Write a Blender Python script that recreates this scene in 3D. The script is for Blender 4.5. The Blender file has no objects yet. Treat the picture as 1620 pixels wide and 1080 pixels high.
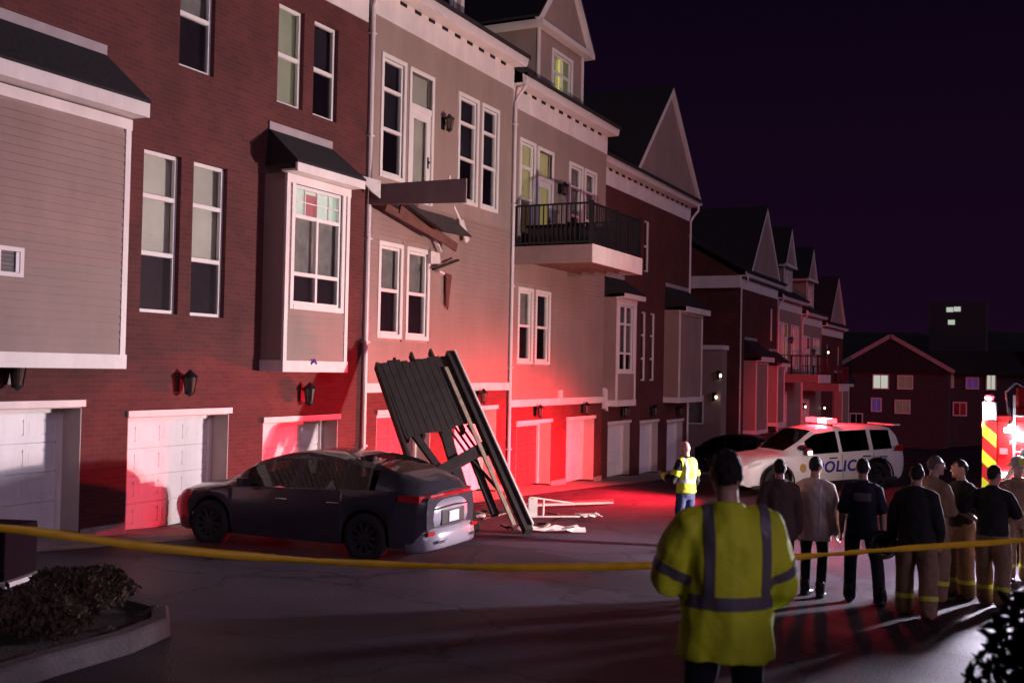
import bpy, bmesh, math, random
import numpy as np
from mathutils import Vector, Matrix, noise
random.seed(7)
S = bpy.context.scene
COL = S.collection
R = math.radians

# ------------------------------------------------------------------ camera, sky, light, exposure
# world frame: X runs along the row of houses away from the camera, Y points towards the facades, camera at the origin
roll, pitch, yaw = R(1.15), R(1.48), R(26.4)
fw = Vector((math.cos(yaw)*math.cos(pitch), math.sin(yaw)*math.cos(pitch), math.sin(pitch)))
r0 = Vector((math.sin(yaw), -math.cos(yaw), 0)); u0_ = r0.cross(fw)
rt = r0*math.cos(roll) + u0_*math.sin(roll); upv = u0_*math.cos(roll) - r0*math.sin(roll)
cam = bpy.data.cameras.new('camera'); camo = bpy.data.objects.new('camera', cam); COL.objects.link(camo)
camo.matrix_world = Matrix((( rt.x, upv.x, -fw.x, 0), (rt.y, upv.y, -fw.y, 0), (rt.z, upv.z, -fw.z, 0), (0,0,0,1)))
cam.sensor_width = 36; cam.lens = 36*1700/1620; cam.clip_start = .1; cam.clip_end = 2000
cam.dof.use_dof = True; cam.dof.focus_distance = 24; cam.dof.aperture_fstop = 2.2
S.camera = camo
W_ = bpy.data.worlds.new('World'); S.world = W_; W_.use_nodes = True
nt = W_.node_tree; nt.nodes.clear()
out = nt.nodes.new('ShaderNodeOutputWorld'); bg = nt.nodes.new('ShaderNodeBackground')
tc = nt.nodes.new('ShaderNodeTexCoord'); sp = nt.nodes.new('ShaderNodeSeparateXYZ'); rp = nt.nodes.new('ShaderNodeValToRGB')
rp.color_ramp.elements[0].position = 0.0; rp.color_ramp.elements[0].color = (.0095, .0022, .0115, 1)
rp.color_ramp.elements[1].position = .42; rp.color_ramp.elements[1].color = (.0022, .0011, .0050, 1)
nt.links.new(tc.outputs['Generated'], sp.inputs[0]); nt.links.new(sp.outputs['Z'], rp.inputs[0])
nt.links.new(rp.outputs[0], bg.inputs['Color']); nt.links.new(bg.outputs[0], out.inputs[0])
bg.inputs['Strength'].default_value = 1.0
def lamp(name, typ, loc, energy, col, **kw):
    l = bpy.data.lights.new(name, typ); l.energy = energy; l.color = col
    for k, v in kw.items(): setattr(l, k, v)
    o = bpy.data.objects.new(name, l); o.location = loc; COL.objects.link(o); return o
def aim(o, d): o.rotation_euler = Vector(d).to_track_quat('-Z', 'Y').to_euler()
fill_sun = lamp('fill_light', 'SUN', (0,0,40), .47, (.90, .66, 1.0), angle=R(25)); aim(fill_sun, (.46, .84, -.28))  # soft fill added from the camera side to lift the facades
S.view_settings.view_transform = 'Standard'; S.view_settings.look = 'None'
S.view_settings.gamma = 1; S.view_settings.use_curve_mapping = False; S.view_settings.exposure = 0
S.cycles.max_bounces = 6; S.cycles.transparent_max_bounces = 12
S.cycles.use_denoising = True

# ------------------------------------------------------------------ helpers
def mat(name, col, rough=.7, metal=0., var=.14, nscale=2.5, bump=0., bscale=60., spec=.4, emit=None, estr=0., coat=0., streak=0.):
    m = bpy.data.materials.new(name); m.use_nodes = True; n = m.node_tree; N = n.nodes; b = N['Principled BSDF']
    b.inputs['Roughness'].default_value = rough; b.inputs['Metallic'].default_value = metal
    b.inputs['Specular IOR Level'].default_value = spec; b.inputs['Coat Weight'].default_value = coat
    t = N.new('ShaderNodeTexCoord')
    if var > 0:
        z = N.new('ShaderNodeTexNoise'); z.inputs['Scale'].default_value = nscale; z.inputs['Detail'].default_value = 6
        z.inputs['Roughness'].default_value = .65
        n.links.new(t.outputs['Object'], z.inputs['Vector'])
        mx = N.new('ShaderNodeMix'); mx.data_type = 'RGBA'
        mr = N.new('ShaderNodeMapRange'); mr.inputs[1].default_value = .3; mr.inputs[2].default_value = .7
        n.links.new(z.outputs['Fac'], mr.inputs[0]); n.links.new(mr.outputs[0], mx.inputs[0])
        mx.inputs[6].default_value = tuple(c*(1-var) for c in col)+(1,); mx.inputs[7].default_value = tuple(min(1, c*(1+var)) for c in col)+(1,)
        csock = mx.outputs[2]
        if streak:
            mp = N.new('ShaderNodeMapping'); mp.inputs['Scale'].default_value = (1.1, 1.1, .25); n.links.new(t.outputs['Object'], mp.inputs[0])
            zs = N.new('ShaderNodeTexNoise'); zs.inputs['Scale'].default_value = 1.6; zs.inputs['Detail'].default_value = 7; zs.inputs['Roughness'].default_value = .7; n.links.new(mp.outputs[0], zs.inputs['Vector'])
            ms = N.new('ShaderNodeMapRange'); ms.inputs[1].default_value = .30; ms.inputs[2].default_value = .62; ms.inputs[3].default_value = 1-streak; ms.inputs[4].default_value = 1.04; n.links.new(zs.outputs['Fac'], ms.inputs[0])
            m2 = N.new('ShaderNodeMix'); m2.data_type = 'RGBA'; m2.blend_type = 'MULTIPLY'; m2.inputs[0].default_value = 1; n.links.new(csock, m2.inputs[6]); n.links.new(ms.outputs[0], m2.inputs[7]); csock = m2.outputs[2]
        n.links.new(csock, b.inputs['Base Color'])
        rr = N.new('ShaderNodeMapRange'); rr.inputs[3].default_value = max(0, rough-.08); rr.inputs[4].default_value = min(1, rough+.08)
        n.links.new(z.outputs['Fac'], rr.inputs[0]); n.links.new(rr.outputs[0], b.inputs['Roughness'])
    else:
        b.inputs['Base Color'].default_value = tuple(col)+(1,)
    if bump > 0:
        z2 = N.new('ShaderNodeTexNoise'); z2.inputs['Scale'].default_value = bscale; z2.inputs['Detail'].default_value = 4
        n.links.new(t.outputs['Object'], z2.inputs['Vector'])
        bp = N.new('ShaderNodeBump'); bp.inputs['Strength'].default_value = bump; bp.inputs['Distance'].default_value = .02
        n.links.new(z2.outputs['Fac'], bp.inputs['Height']); n.links.new(bp.outputs[0], b.inputs['Normal'])
    if emit:
        b.inputs['Emission Color'].default_value = tuple(emit)+(1,); b.inputs['Emission Strength'].default_value = estr
    return m

def brick_mat(name, c1, c2, cm):
    m = mat(name, c1, .85, var=0); n = m.node_tree; N = n.nodes; b = N['Principled BSDF']
    t = N.new('ShaderNodeTexCoord'); s = N.new('ShaderNodeSeparateXYZ'); a = N.new('ShaderNodeMath'); a.operation = 'ADD'; c = N.new('ShaderNodeCombineXYZ')
    n.links.new(t.outputs['Object'], s.inputs[0]); n.links.new(s.outputs[0], a.inputs[0]); n.links.new(s.outputs[1], a.inputs[1])
    n.links.new(a.outputs[0], c.inputs[0]); n.links.new(s.outputs[2], c.inputs[1])
    k = N.new('ShaderNodeTexBrick'); k.inputs['Scale'].default_value = 1; k.inputs['Brick Width'].default_value = .215; k.inputs['Row Height'].default_value = .075
    k.inputs['Mortar Size'].default_value = .007; k.inputs['Mortar Smooth'].default_value = .3; k.inputs['Bias'].default_value = -.2
    k.inputs['Color1'].default_value = c1+(1,); k.inputs['Color2'].default_value = c2+(1,); k.inputs['Mortar'].default_value = cm+(1,)
    n.links.new(c.outputs[0], k.inputs['Vector'])
    z = N.new('ShaderNodeTexNoise'); z.inputs['Scale'].default_value = .9; z.inputs['Detail'].default_value = 7
    n.links.new(t.outputs['Object'], z.inputs['Vector'])
    mr = N.new('ShaderNodeMapRange'); mr.inputs[1].default_value=.3; mr.inputs[2].default_value=.7; mr.inputs[3].default_value = .72; mr.inputs[4].default_value = 1.2
    n.links.new(z.outputs['Fac'], mr.inputs[0])
    mx = N.new('ShaderNodeMix'); mx.data_type = 'RGBA'; mx.blend_type = 'MULTIPLY'; mx.inputs[0].default_value = 1
    n.links.new(k.outputs['Color'], mx.inputs[6]); n.links.new(mr.outputs[0], mx.inputs[7]); n.links.new(mx.outputs[2], b.inputs['Base Color'])
    bp = N.new('ShaderNodeBump'); bp.inputs['Strength'].default_value = .5; bp.inputs['Distance'].default_value = .01; bp.invert = True
    n.links.new(k.outputs['Fac'], bp.inputs['Height']); n.links.new(bp.outputs[0], b.inputs['Normal'])
    return m

def lap_mat(name, col, step=.115):
    m = mat(name, col, .6, var=.10, nscale=1.2, streak=.12); n = m.node_tree; N = n.nodes; b = N['Principled BSDF']
    t = N.new('ShaderNodeTexCoord'); s = N.new('ShaderNodeSeparateXYZ'); d = N.new('ShaderNodeMath'); d.operation = 'DIVIDE'; d.inputs[1].default_value = step
    f = N.new('ShaderNodeMath'); f.operation = 'FRACT'
    n.links.new(t.outputs['Object'], s.inputs[0]); n.links.new(s.outputs[2], d.inputs[0]); n.links.new(d.outputs[0], f.inputs[0])
    bp = N.new('ShaderNodeBump'); bp.inputs['Strength'].default_value = .35; bp.inputs['Distance'].default_value = .015; bp.invert = True
    n.links.new(f.outputs[0], bp.inputs['Height']); n.links.new(bp.outputs[0], b.inputs['Normal'])
    return m

def glass_mat(name, tint=(.75,.8,.78), gl=.12, rough=.03):
    m = bpy.data.materials.new(name); m.use_nodes = True; n = m.node_tree; N = n.nodes; N.clear()
    o = N.new('ShaderNodeOutputMaterial'); tr = N.new('ShaderNodeBsdfTransparent'); tr.inputs[0].default_value = tint+(1,)
    g = N.new('ShaderNodeBsdfGlossy'); g.inputs['Roughness'].default_value = rough; g.inputs['Color'].default_value = (.9,.9,.9,1)
    lw = N.new('ShaderNodeLayerWeight'); lw.inputs[0].default_value = .25
    ml = N.new('ShaderNodeMapRange'); ml.inputs[3].default_value = gl*.5; ml.inputs[4].default_value = min(1, gl*5)
    t = N.new('ShaderNodeTexCoord'); nz = N.new('ShaderNodeTexNoise'); nz.inputs['Scale'].default_value = 1.3
    bp = N.new('ShaderNodeBump'); bp.inputs['Strength'].default_value = .06; bp.inputs['Distance'].default_value = .05
    n.links.new(t.outputs['Object'], nz.inputs['Vector']); n.links.new(nz.outputs['Fac'], bp.inputs['Height']); n.links.new(bp.outputs[0], g.inputs['Normal'])
    x = N.new('ShaderNodeMixShader'); n.links.new(lw.outputs['Fresnel'], ml.inputs[0]); n.links.new(ml.outputs[0], x.inputs[0])
    n.links.new(tr.outputs[0], x.inputs[1]); n.links.new(g.outputs[0], x.inputs[2]); n.links.new(x.outputs[0], o.inputs[0])
    return m

M = {}
M['brick'] = brick_mat('brick', (.082,.017,.017), (.115,.024,.021), (.095,.040,.035))
M['lap'] = lap_mat('lap_siding', (.30,.205,.18)); M['plank'] = mat('siding_plank', (.30,.205,.18), .55, var=.10, nscale=.7, bump=.05, bscale=25, streak=.12)
M['stucco'] = mat('smooth_siding', (.295,.21,.18), .8, var=.10, nscale=.6, bump=.1, bscale=120, streak=.12)
M['trim'] = mat('white_trim', (.70,.62,.59), .5, var=.09, nscale=1.5, streak=.12)
M['frame'] = mat('window_frame', (.70,.65,.62), .45, var=.05)
M['reveal'] = mat('beige_reveal', (.40,.34,.31), .6, var=.08)
M['door'] = mat('garage_door', (.72,.68,.68), .42, var=.07, nscale=1, streak=.15)
M['garagedark'] = mat('open_garage_dark', (.10,.045,.045), .5, var=.1)  # dark colour stands in for the shaded inside of an open garage
M['shingle'] = mat('roof_shingle', (.020,.017,.021), .9, var=.35, nscale=9, bump=.5, bscale=14)
M['flash'] = mat('roof_flashing', (.34,.28,.29), .5, var=.15)
M['metal'] = mat('black_metal', (.018,.016,.020), .45, metal=.3, var=.2)
M['gutter'] = mat('gutter', (.62,.55,.55), .4, var=.08)
M['lampglass'] = mat('lantern_glass', (.11,.075,.055), .25, var=.15, spec=.5)
M['dark'] = mat('dark_interior', (.012,.010,.014), .9, var=.2)
M['glass'] = glass_mat('window_glass', (.88,.88,.86), .10)
M['screen'] = glass_mat('insect_screen', (.50,.44,.50), .02, .5)
M['carglass'] = glass_mat('car_glass', (.16,.16,.18), .12, .02)
def blind_mat(name, col, emit=None, estr=0):
    m = mat(name, col, .8, var=.12, nscale=1.7, emit=emit, estr=estr); n = m.node_tree; N = n.nodes; b = N['Principled BSDF']
    t = N.new('ShaderNodeTexCoord'); s = N.new('ShaderNodeSeparateXYZ'); d = N.new('ShaderNodeMath'); d.operation='MULTIPLY'; d.inputs[1].default_value = 18
    f = N.new('ShaderNodeMath'); f.operation='FRACT'; bp = N.new('ShaderNodeBump'); bp.inputs['Strength'].default_value=.6; bp.inputs['Distance'].default_value=.02
    n.links.new(t.outputs['Object'], s.inputs[0]); n.links.new(s.outputs[2], d.inputs[0]); n.links.new(d.outputs[0], f.inputs[0])
    n.links.new(f.outputs[0], bp.inputs['Height']); n.links.new(bp.outputs[0], b.inputs['Normal'])
    return m
M['blind'] = blind_mat('pale_blind', (.80,.78,.72)); M['curtain'] = mat('grey_curtain', (.42,.40,.40), .9, var=.3, nscale=4)
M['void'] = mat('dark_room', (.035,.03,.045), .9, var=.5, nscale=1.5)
M['lit'] = blind_mat('lit_room', (.6,.6,.55), (1,.95,.72), .9)
M['dimlit'] = blind_mat('dim_lit_room', (.5,.5,.45), (.90,.68,.20), .36)
M['greenlit'] = blind_mat('green_lit_room', (.5,.5,.45), (.66,.68,.34), .17)
M['brightlit'] = blind_mat('bright_lit_room', (.7,.7,.7), (.80,1.0,.86), .85)
M['pinkbacklit'] = mat('backlit_pink_paper', (.75,.28,.32), .8, emit=(.9,.25,.3), estr=.35)  # glow put into the sheet as if the room lit it from behind
M['wood'] = mat('shaded_deck_wood', (.024,.018,.018), .85, var=.4, nscale=5, bump=.4, bscale=30)  # wood darkened to hold the shade on the deck's underside
M['redwood'] = mat('stained_wood', (.12,.045,.035), .8, var=.3, nscale=5, bump=.3, bscale=30)
M['paleedge'] = mat('raw_wood_edge', (.32,.25,.19), .8, var=.3, nscale=6)
M['debris'] = mat('pale_debris', (.62,.55,.53), .7, var=.2)
M['soffit'] = mat('brown_shaded_side', (.20,.13,.12), .8, var=.15)  # brown with the shade of the balcony's side put into its tone
M['concrete'] = mat('concrete', (.26,.235,.22), .85, var=.25, nscale=3, bump=.4, bscale=50)

WM = {}
def empty(name, loc, rz=0., label=None, cat=None, group=None, scale=None):
    o = bpy.data.objects.new(name, None); COL.objects.link(o); o.location = loc; o.rotation_euler = (0,0,rz); o.empty_display_size = .2
    WM[o] = Matrix.Translation(loc) @ Matrix.Rotation(rz, 4, 'Z')
    if label: o['label'] = label
    if cat: o['category'] = cat
    if group: o['group'] = group
    return o
def tag(o, label=None, cat=None, group=None, kind=None):
    for k, v in (('label',label),('category',cat),('group',group),('kind',kind)):
        if v: o[k] = v
    return o

class MB:
    def __init__(s): s.v = []; s.f = []; s.mi = []; s.cur = 0
    def add(s, vs, fs):
        k = len(s.v); s.v += [tuple(p) for p in vs]; s.f += [tuple(i+k for i in f) for f in fs]; s.mi += [s.cur]*len(fs); return s
    def box(s, x0, x1, y0, y1, z0, z1, mtx=None):
        p = [Vector(q) for q in ((x0,y0,z0),(x1,y0,z0),(x1,y1,z0),(x0,y1,z0),(x0,y0,z1),(x1,y0,z1),(x1,y1,z1),(x0,y1,z1))]
        if mtx: p = [mtx @ q for q in p]
        return s.add(p, [(0,3,2,1),(4,5,6,7),(0,1,5,4),(1,2,6,5),(2,3,7,6),(3,0,4,7)])
    def bar(s, a, b, w, h, up=(0,0,1)):
        a = Vector(a); b = Vector(b); d = (b-a); L = d.length; d.normalize(); u = Vector(up); x = d.cross(u)
        if x.length < 1e-4: x = d.cross(Vector((1,0,0)))
        x.normalize(); u = x.cross(d); m = Matrix(((x.x,d.x,u.x,a.x),(x.y,d.y,u.y,a.y),(x.z,d.z,u.z,a.z),(0,0,0,1)))
        return s.box(-w/2, w/2, 0, L, -h/2, h/2, m)
    def quad(s, *p): return s.add(p, [tuple(range(len(p)))])
    def prism(s, poly, d):
        n = len(poly); d = Vector(d); vs = [Vector(p) for p in poly]; vs += [p+d for p in vs]
        return s.add(vs, [tuple(range(n-1,-1,-1)), tuple(range(n,2*n))] + [(i,(i+1)%n,n+(i+1)%n,n+i) for i in range(n)])
    def tube(s, pts, rad, n=10, cap=True, flat=1.0, ref=None):
        pts = [Vector(p) for p in pts]; m = len(pts)
        if not isinstance(rad, (list,tuple)): rad = [rad]*m
        t0 = (pts[1]-pts[0]).normalized(); a = Vector(ref) if ref else (Vector((0,0,1)) if abs(t0.z) < .9 else Vector((1,0,0)))
        x = (a - t0*a.dot(t0)).normalized(); vs = []; pt = t0
        for i, p in enumerate(pts):
            t = ((pts[min(i+1,m-1)]-p).normalized() + (p-pts[max(i-1,0)]).normalized()); t = t.normalized() if t.length > 1e-6 else pt
            x = (x - t*x.dot(t)).normalized(); y = t.cross(x); pt = t; r = rad[i]; rx, ry = r if isinstance(r, tuple) else (r, r*flat)
            vs += [p + x*math.cos(2*math.pi*k/n)*rx + y*math.sin(2*math.pi*k/n)*ry for k in range(n)]
        fs = [(i*n+k, i*n+(k+1)%n, (i+1)*n+(k+1)%n, (i+1)*n+k) for i in range(m-1) for k in range(n)]
        if cap: fs += [tuple(range(n-1,-1,-1)), tuple(range((m-1)*n, m*n))]
        return s.add(vs, fs)
    def limb(s, pts, rad, n=12, ref=None):
        "tube with rounded ends"
        pts = [Vector(p) for p in pts]; g = lambda r: r if isinstance(r, tuple) else (r, r)
        rad = [g(r) for r in rad]; d0 = (pts[0]-pts[1]).normalized(); d1 = (pts[-1]-pts[-2]).normalized(); a = min(rad[0]); b = min(rad[-1])
        P = []; Q = []
        for ang in (85, 60, 30): P.append(pts[0]+d0*a*math.sin(R(ang))); Q.append(tuple(c*math.cos(R(ang)) for c in rad[0]))
        P += pts; Q += rad
        for ang in (30, 60, 85): P.append(pts[-1]+d1*b*math.sin(R(ang))); Q.append(tuple(c*math.cos(R(ang)) for c in rad[-1]))
        return s.tube(P, Q, n, True, ref=ref)
    def ball(s, c, r, n=14, m=9, mtx=None):
        rx, ry, rz = r if isinstance(r, tuple) else (r,r,r); vs = []; fs = []
        for i in range(m+1):
            a = math.pi*i/m
            for k in range(n):
                b = 2*math.pi*k/n; q = Vector((rx*math.sin(a)*math.cos(b), ry*math.sin(a)*math.sin(b), rz*math.cos(a)))
                if mtx: q = mtx @ q
                vs.append(Vector(c)+q)
        fs = [(i*n+k, (i+1)*n+k, (i+1)*n+(k+1)%n, i*n+(k+1)%n) for i in range(m) for k in range(n)]
        return s.add(vs, fs)
    def lathe(s, prof, mtx, n=20):
        vs = [mtx @ Vector((r*math.cos(2*math.pi*k/n), r*math.sin(2*math.pi*k/n), h)) for r, h in prof for k in range(n)]; m = len(prof)
        return s.add(vs, [(i*n+k, i*n+(k+1)%n, (i+1)*n+(k+1)%n, (i+1)*n+k) for i in range(m-1) for k in range(n)])
    def mesh(s, name):
        me = bpy.data.meshes.new(name); me.from_pydata(s.v, [], s.f); return me
    def build(s, name, m, parent=None, bevel=0., smooth=False, local=False, label=None, segs=2):
        mats = m if isinstance(m, (list,tuple)) else [m]
        if parent is not None and not local:
            inv = WM[parent].inverted(); s.v = [tuple(inv @ Vector(p)) for p in s.v]
        me = s.mesh(name)
        for q in mats: me.materials.append(M[q] if isinstance(q, str) else q)
        if len(mats) > 1: me.polygons.foreach_set('material_index', s.mi)
        bm = bmesh.new(); bm.from_mesh(me); bmesh.ops.recalc_face_normals(bm, faces=bm.faces); bm.to_mesh(me); bm.free()
        if smooth: me.shade_smooth()
        o = bpy.data.objects.new(name, me); COL.objects.link(o)
        if parent is not None: o.parent = parent; WM[o] = WM[parent]
        else: WM[o] = Matrix.Identity(4)
        if bevel:
            b = o.modifiers.new('bevel', 'BEVEL'); b.width = bevel; b.segments = segs; b.limit_method = 'ANGLE'; b.angle_limit = R(40)
        if label: o['label'] = label
        return o

# ------------------------------------------------------------------ the ground
PR = [(-60,.6),(-30,-.6),(0,-1.75),(5,-2.1),(10,-2.55),(14,-2.83),(20,-3.05),(27,-3.3),(33,-3.6),(40,-3.9),(60,-4.9),(100,-6.2),(400,-9),(1500,-14)]
_px = np.arange(-60, 300, .5); _pz = np.interp(_px, [p[0] for p in PR], [p[1] for p in PR])
_k = np.exp(-.5*(np.arange(-8,9)/3.5)**2); _k /= _k.sum(); _pz = np.convolve(np.pad(_pz, 8, mode='edge'), _k, mode='valid')
def G(u, y):
    z = float(np.interp(u, _px, _pz)) if u < 299 else float(np.interp(u, [p[0] for p in PR], [p[1] for p in PR]))
    t = min(1, max(0, (u-22)/6.5)); t = t*t*(3-2*t)
    return z + .114*t*min(9, max(0, 8.5-y))
mb = MB()
us = sorted(set(list(np.arange(-20, 60, 1.0)) + list(np.arange(60, 140, 5.)) + list(np.arange(140, 1500, 80.))))
ys = sorted(set(list(np.arange(-14, 16, 1.0)) + list(np.arange(-60, -14, 6.)) + list(np.arange(16, 80, 6.)) + [-600,-300,-120,120,300,600]))
mb.v = [(u, y, G(u,y)) for u in us for y in ys]; n_ = len(ys)
mb.f = [(i*n_+j, (i+1)*n_+j, (i+1)*n_+j+1, i*n_+j+1) for i in range(len(us)-1) for j in range(n_-1)]; mb.mi = [0]*len(mb.f)
asph = mat('asphalt', (.034,.027,.041), .78, var=.32, nscale=.55, bump=.7, bscale=55, spec=.18)
n = asph.node_tree; N = n.nodes; b = N['Principled BSDF']   # dull worn lanes, damp patches
t = N.new('ShaderNodeTexCoord'); nz = N.new('ShaderNodeTexNoise'); nz.inputs['Scale'].default_value = .22; nz.inputs['Detail'].default_value = 8; nz.inputs['Distortion'].default_value = .6
mr = N.new('ShaderNodeMapRange'); mr.inputs[1].default_value = .38; mr.inputs[2].default_value = .66; mr.inputs[3].default_value = .50; mr.inputs[4].default_value = .88
n.links.new(t.outputs['Object'], nz.inputs['Vector']); n.links.new(nz.outputs['Fac'], mr.inputs[0]); n.links.new(mr.outputs[0], b.inputs['Roughness'])
vz = N.new('ShaderNodeTexNoise'); vz.inputs['Scale'].default_value = 90; vz.inputs['Detail'].default_value = 3
pz = N.new('ShaderNodeTexVoronoi'); pz.inputs['Scale'].default_value = .16; pz.feature = 'F1'; wz = N.new('ShaderNodeTexVoronoi'); wz.feature = 'DISTANCE_TO_EDGE'; wz.inputs['Scale'].default_value = .35
dn = N.new('ShaderNodeTexNoise'); dn.inputs['Scale'].default_value = 1.4; dn.inputs['Detail'].default_value = 6; ad = N.new('ShaderNodeMix'); ad.data_type = 'RGBA'; ad.blend_type = 'ADD'; ad.inputs[0].default_value = .9
n.links.new(t.outputs['Object'], dn.inputs['Vector']); n.links.new(t.outputs['Object'], ad.inputs[6]); n.links.new(dn.outputs['Color'], ad.inputs[7])
for q in (pz, wz): n.links.new(ad.outputs[2], q.inputs['Vector'])
n.links.new(t.outputs['Object'], vz.inputs['Vector'])
src = b.inputs['Base Color'].links[0].from_socket
def mul(sock, fac, lo, hi, f0, f1):
    r_ = N.new('ShaderNodeMapRange'); r_.inputs[1].default_value = lo; r_.inputs[2].default_value = hi; r_.inputs[3].default_value = f0; r_.inputs[4].default_value = f1; n.links.new(fac, r_.inputs[0])
    x_ = N.new('ShaderNodeMix'); x_.data_type = 'RGBA'; x_.blend_type = 'MULTIPLY'; x_.inputs[0].default_value = 1; n.links.new(sock, x_.inputs[6]); n.links.new(r_.outputs[0], x_.inputs[7]); return x_.outputs[2]
src = mul(src, vz.outputs['Fac'], .3, .7, .55, 1.5); sc_ = N.new('ShaderNodeSeparateColor'); n.links.new(pz.outputs['Color'], sc_.inputs[0]); src = mul(src, sc_.outputs[0], 0, 1, .72, 1.3)
src = mul(src, wz.outputs['Distance'], .004, .014, .30, 1.0); src = mul(src, nz.outputs['Fac'], .35, .65, .7, 1.35); n.links.new(src, b.inputs['Base Color'])
ground = mb.build('asphalt_lane', asph, smooth=True); tag(ground, kind='structure')

# concrete apron strip in front of the garages
mb = MB(); A = list(np.arange(8, 44, 1.0))
for i in range(len(A)-1):
    a, c = A[i], A[i+1]
    mb.quad((a,11.9,G(a,11.9)+.006),(c,11.9,G(c,11.9)+.006),(c,14.2,G(c,13)+.012),(a,14.2,G(a,13)+.012))
tag(mb.build('garage_apron', 'concrete'), kind='structure')

# ------------------------------------------------------------------ house parts
def holes_wall(mb, u0, u1, z0, z1, y, holes, depth=.22):
    xs = sorted({u0,u1,*[h[0] for h in holes],*[h[1] for h in holes]}); zs = sorted({z0,z1,*[h[2] for h in holes],*[h[3] for h in holes]})
    xs = [x for x in xs if u0 <= x <= u1]; zs = [z for z in zs if z0 <= z <= z1]
    for i in range(len(xs)-1):
        for j in range(len(zs)-1):
            cx, cz = (xs[i]+xs[i+1])/2, (zs[j]+zs[j+1])/2
            if any(h[0] < cx < h[1] and h[2] < cz < h[3] for h in holes): continue
            mb.quad((xs[i],y,zs[j]),(xs[i+1],y,zs[j]),(xs[i+1],y,zs[j+1]),(xs[i],y,zs[j+1]))
    for a, c, e, g in holes:
        mb.quad((a,y,e),(a,y+depth,e),(a,y+depth,g),(a,y,g)); mb.quad((c,y,e),(c,y+depth,e),(c,y+depth,g),(c,y,g))
        mb.quad((a,y,g),(c,y,g),(c,y+depth,g),(a,y+depth,g)); mb.quad((a,y,e),(c,y,e),(c,y+depth,e),(a,y+depth,e))

def window(house, u0, u1, z0, z1, y, rails=(), mull=(), kind='brick', back='blind', screen=True, panes=True, grid=None, fine=True):
    rec = .09 if kind == 'brick' else .02
    mb = MB(); fwid = .06 if fine else .08; yf = y+rec
    if kind != 'brick':
        c = .095
        mb.box(u0-c, u0, y-.035, y+.03, z0-c, z1+c); mb.box(u1, u1+c, y-.035, y+.03, z0-c, z1+c)
        mb.box(u0, u1, y-.035, y+.03, z1, z1+c); mb.box(u0, u1, y-.045, y+.03, z0-c, z0)
    else:
        mb.box(u0-.012, u1+.012, y+.004, y+.12, z0-.05, z0-.003)
    mb.box(u0, u0+fwid, yf, yf+.07, z0, z1); mb.box(u1-fwid, u1, yf, yf+.07, z0, z1)
    mb.box(u0+fwid, u1-fwid, yf, yf+.07, z1-fwid, z1); mb.box(u0+fwid, u1-fwid, yf, yf+.07, z0, z0+fwid)
    for r in rails: mb.box(u0+fwid, u1-fwid, yf-.012, yf+.06, r-.035, r+.035)
    zc = [z0+fwid] + sorted(rails) + [z1-fwid]; 
    for m in mull:
        mm = m if isinstance(m, tuple) else (m, 0, len(zc)-1)
        mb.box(mm[0]-.03, mm[0]+.03, yf-.004, yf+.058, zc[mm[1]], zc[mm[2]])
    if grid:                                           # thin glazing bars
        ga, gb, nx, nz_ = grid
        for i in range(1, nx): x = u0+(u1-u0)*i/nx; mb.box(x-.009, x+.009, yf+.012, yf+.05, ga, gb)
        for i in range(1, nz_): z = ga+(gb-ga)*i/nz_; mb.box(u0+fwid, u1-fwid, yf+.014, yf+.048, z-.009, z+.009)
    w = mb.build('window', 'frame', house)
    if panes:
        if not fine:
            p = MB(); p.box(u0+.02, u1-.02, yf+.045, yf+.051, z0+.02, z1-.02); p.build('pane', 'glass', w)
        else:
            xc = [u0] + sorted(m for m in mull if not isinstance(m, tuple)) + [u1]
            for i in range(len(xc)-1):
                for j in range(len(zc)-1):
                    p = MB(); p.box(xc[i]+.02, xc[i+1]-.02, yf+.030, yf+.036, zc[j], zc[j+1]); p.build('pane', 'glass', w)
            if screen:
                p = MB(); p.box(u0+.02, u1-.02, yf+.045, yf+.047, zc[0], zc[1]); p.build('insect_screen', 'screen', w)
    backs = back if isinstance(back, list) else [(back, 0., 1.)]
    for bk, f0, f1 in backs:
        p = MB(); p.box(u0-.05, u1+.05, yf+.14, yf+.15, z0-.05+(z1-z0+.1)*f0, z0-.05+(z1-z0+.1)*f1)
        p.build({'blind':'blind','curtain':'curtain','void':'room','lit':'lit_room','dimlit':'lit_blind','greenlit':'lit_blind','brightlit':'lit_room'}[bk], bk, w)
    return w

def lantern(house, u, y, z, s=1.):
    mb = MB(); mb.box(u-.07*s, u+.07*s, y-.03, y, z-.16*s, z+.16*s)
    mb.tube([(u,y-.02,z+.06*s),(u,y-.12*s,z+.16*s),(u,y-.2*s,z+.13*s)], .015*s, 6)
    c = Vector((u, y-.2*s, z))
    mb.lathe([(.02*s,.22*s),(.06*s,.17*s),(.14*s,.11*s),(.125*s,.09*s)], Matrix.Translation(c), 8)
    for k in range(6):
        a = 2*math.pi*k/6
        mb.bar(c+Vector((.115*s*math.cos(a),.115*s*math.sin(a),.1*s)), c+Vector((.075*s*math.cos(a),.075*s*math.sin(a),-.17*s)), .016*s, .016*s)
    mb.lathe([(.08*s,-.165*s),(.085*s,-.19*s),(.03*s,-.22*s),(.0,-.25*s)], Matrix.Translation(c), 8)
    o = mb.build('wall_lantern', 'metal', house)
    g = MB(); g.lathe([(.0,.09*s),(.10*s,.09*s),(.064*s,-.16*s),(0,-.16*s)], Matrix.Translation(c), 8); g.build('glass', 'lampglass', o)
    return o

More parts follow.
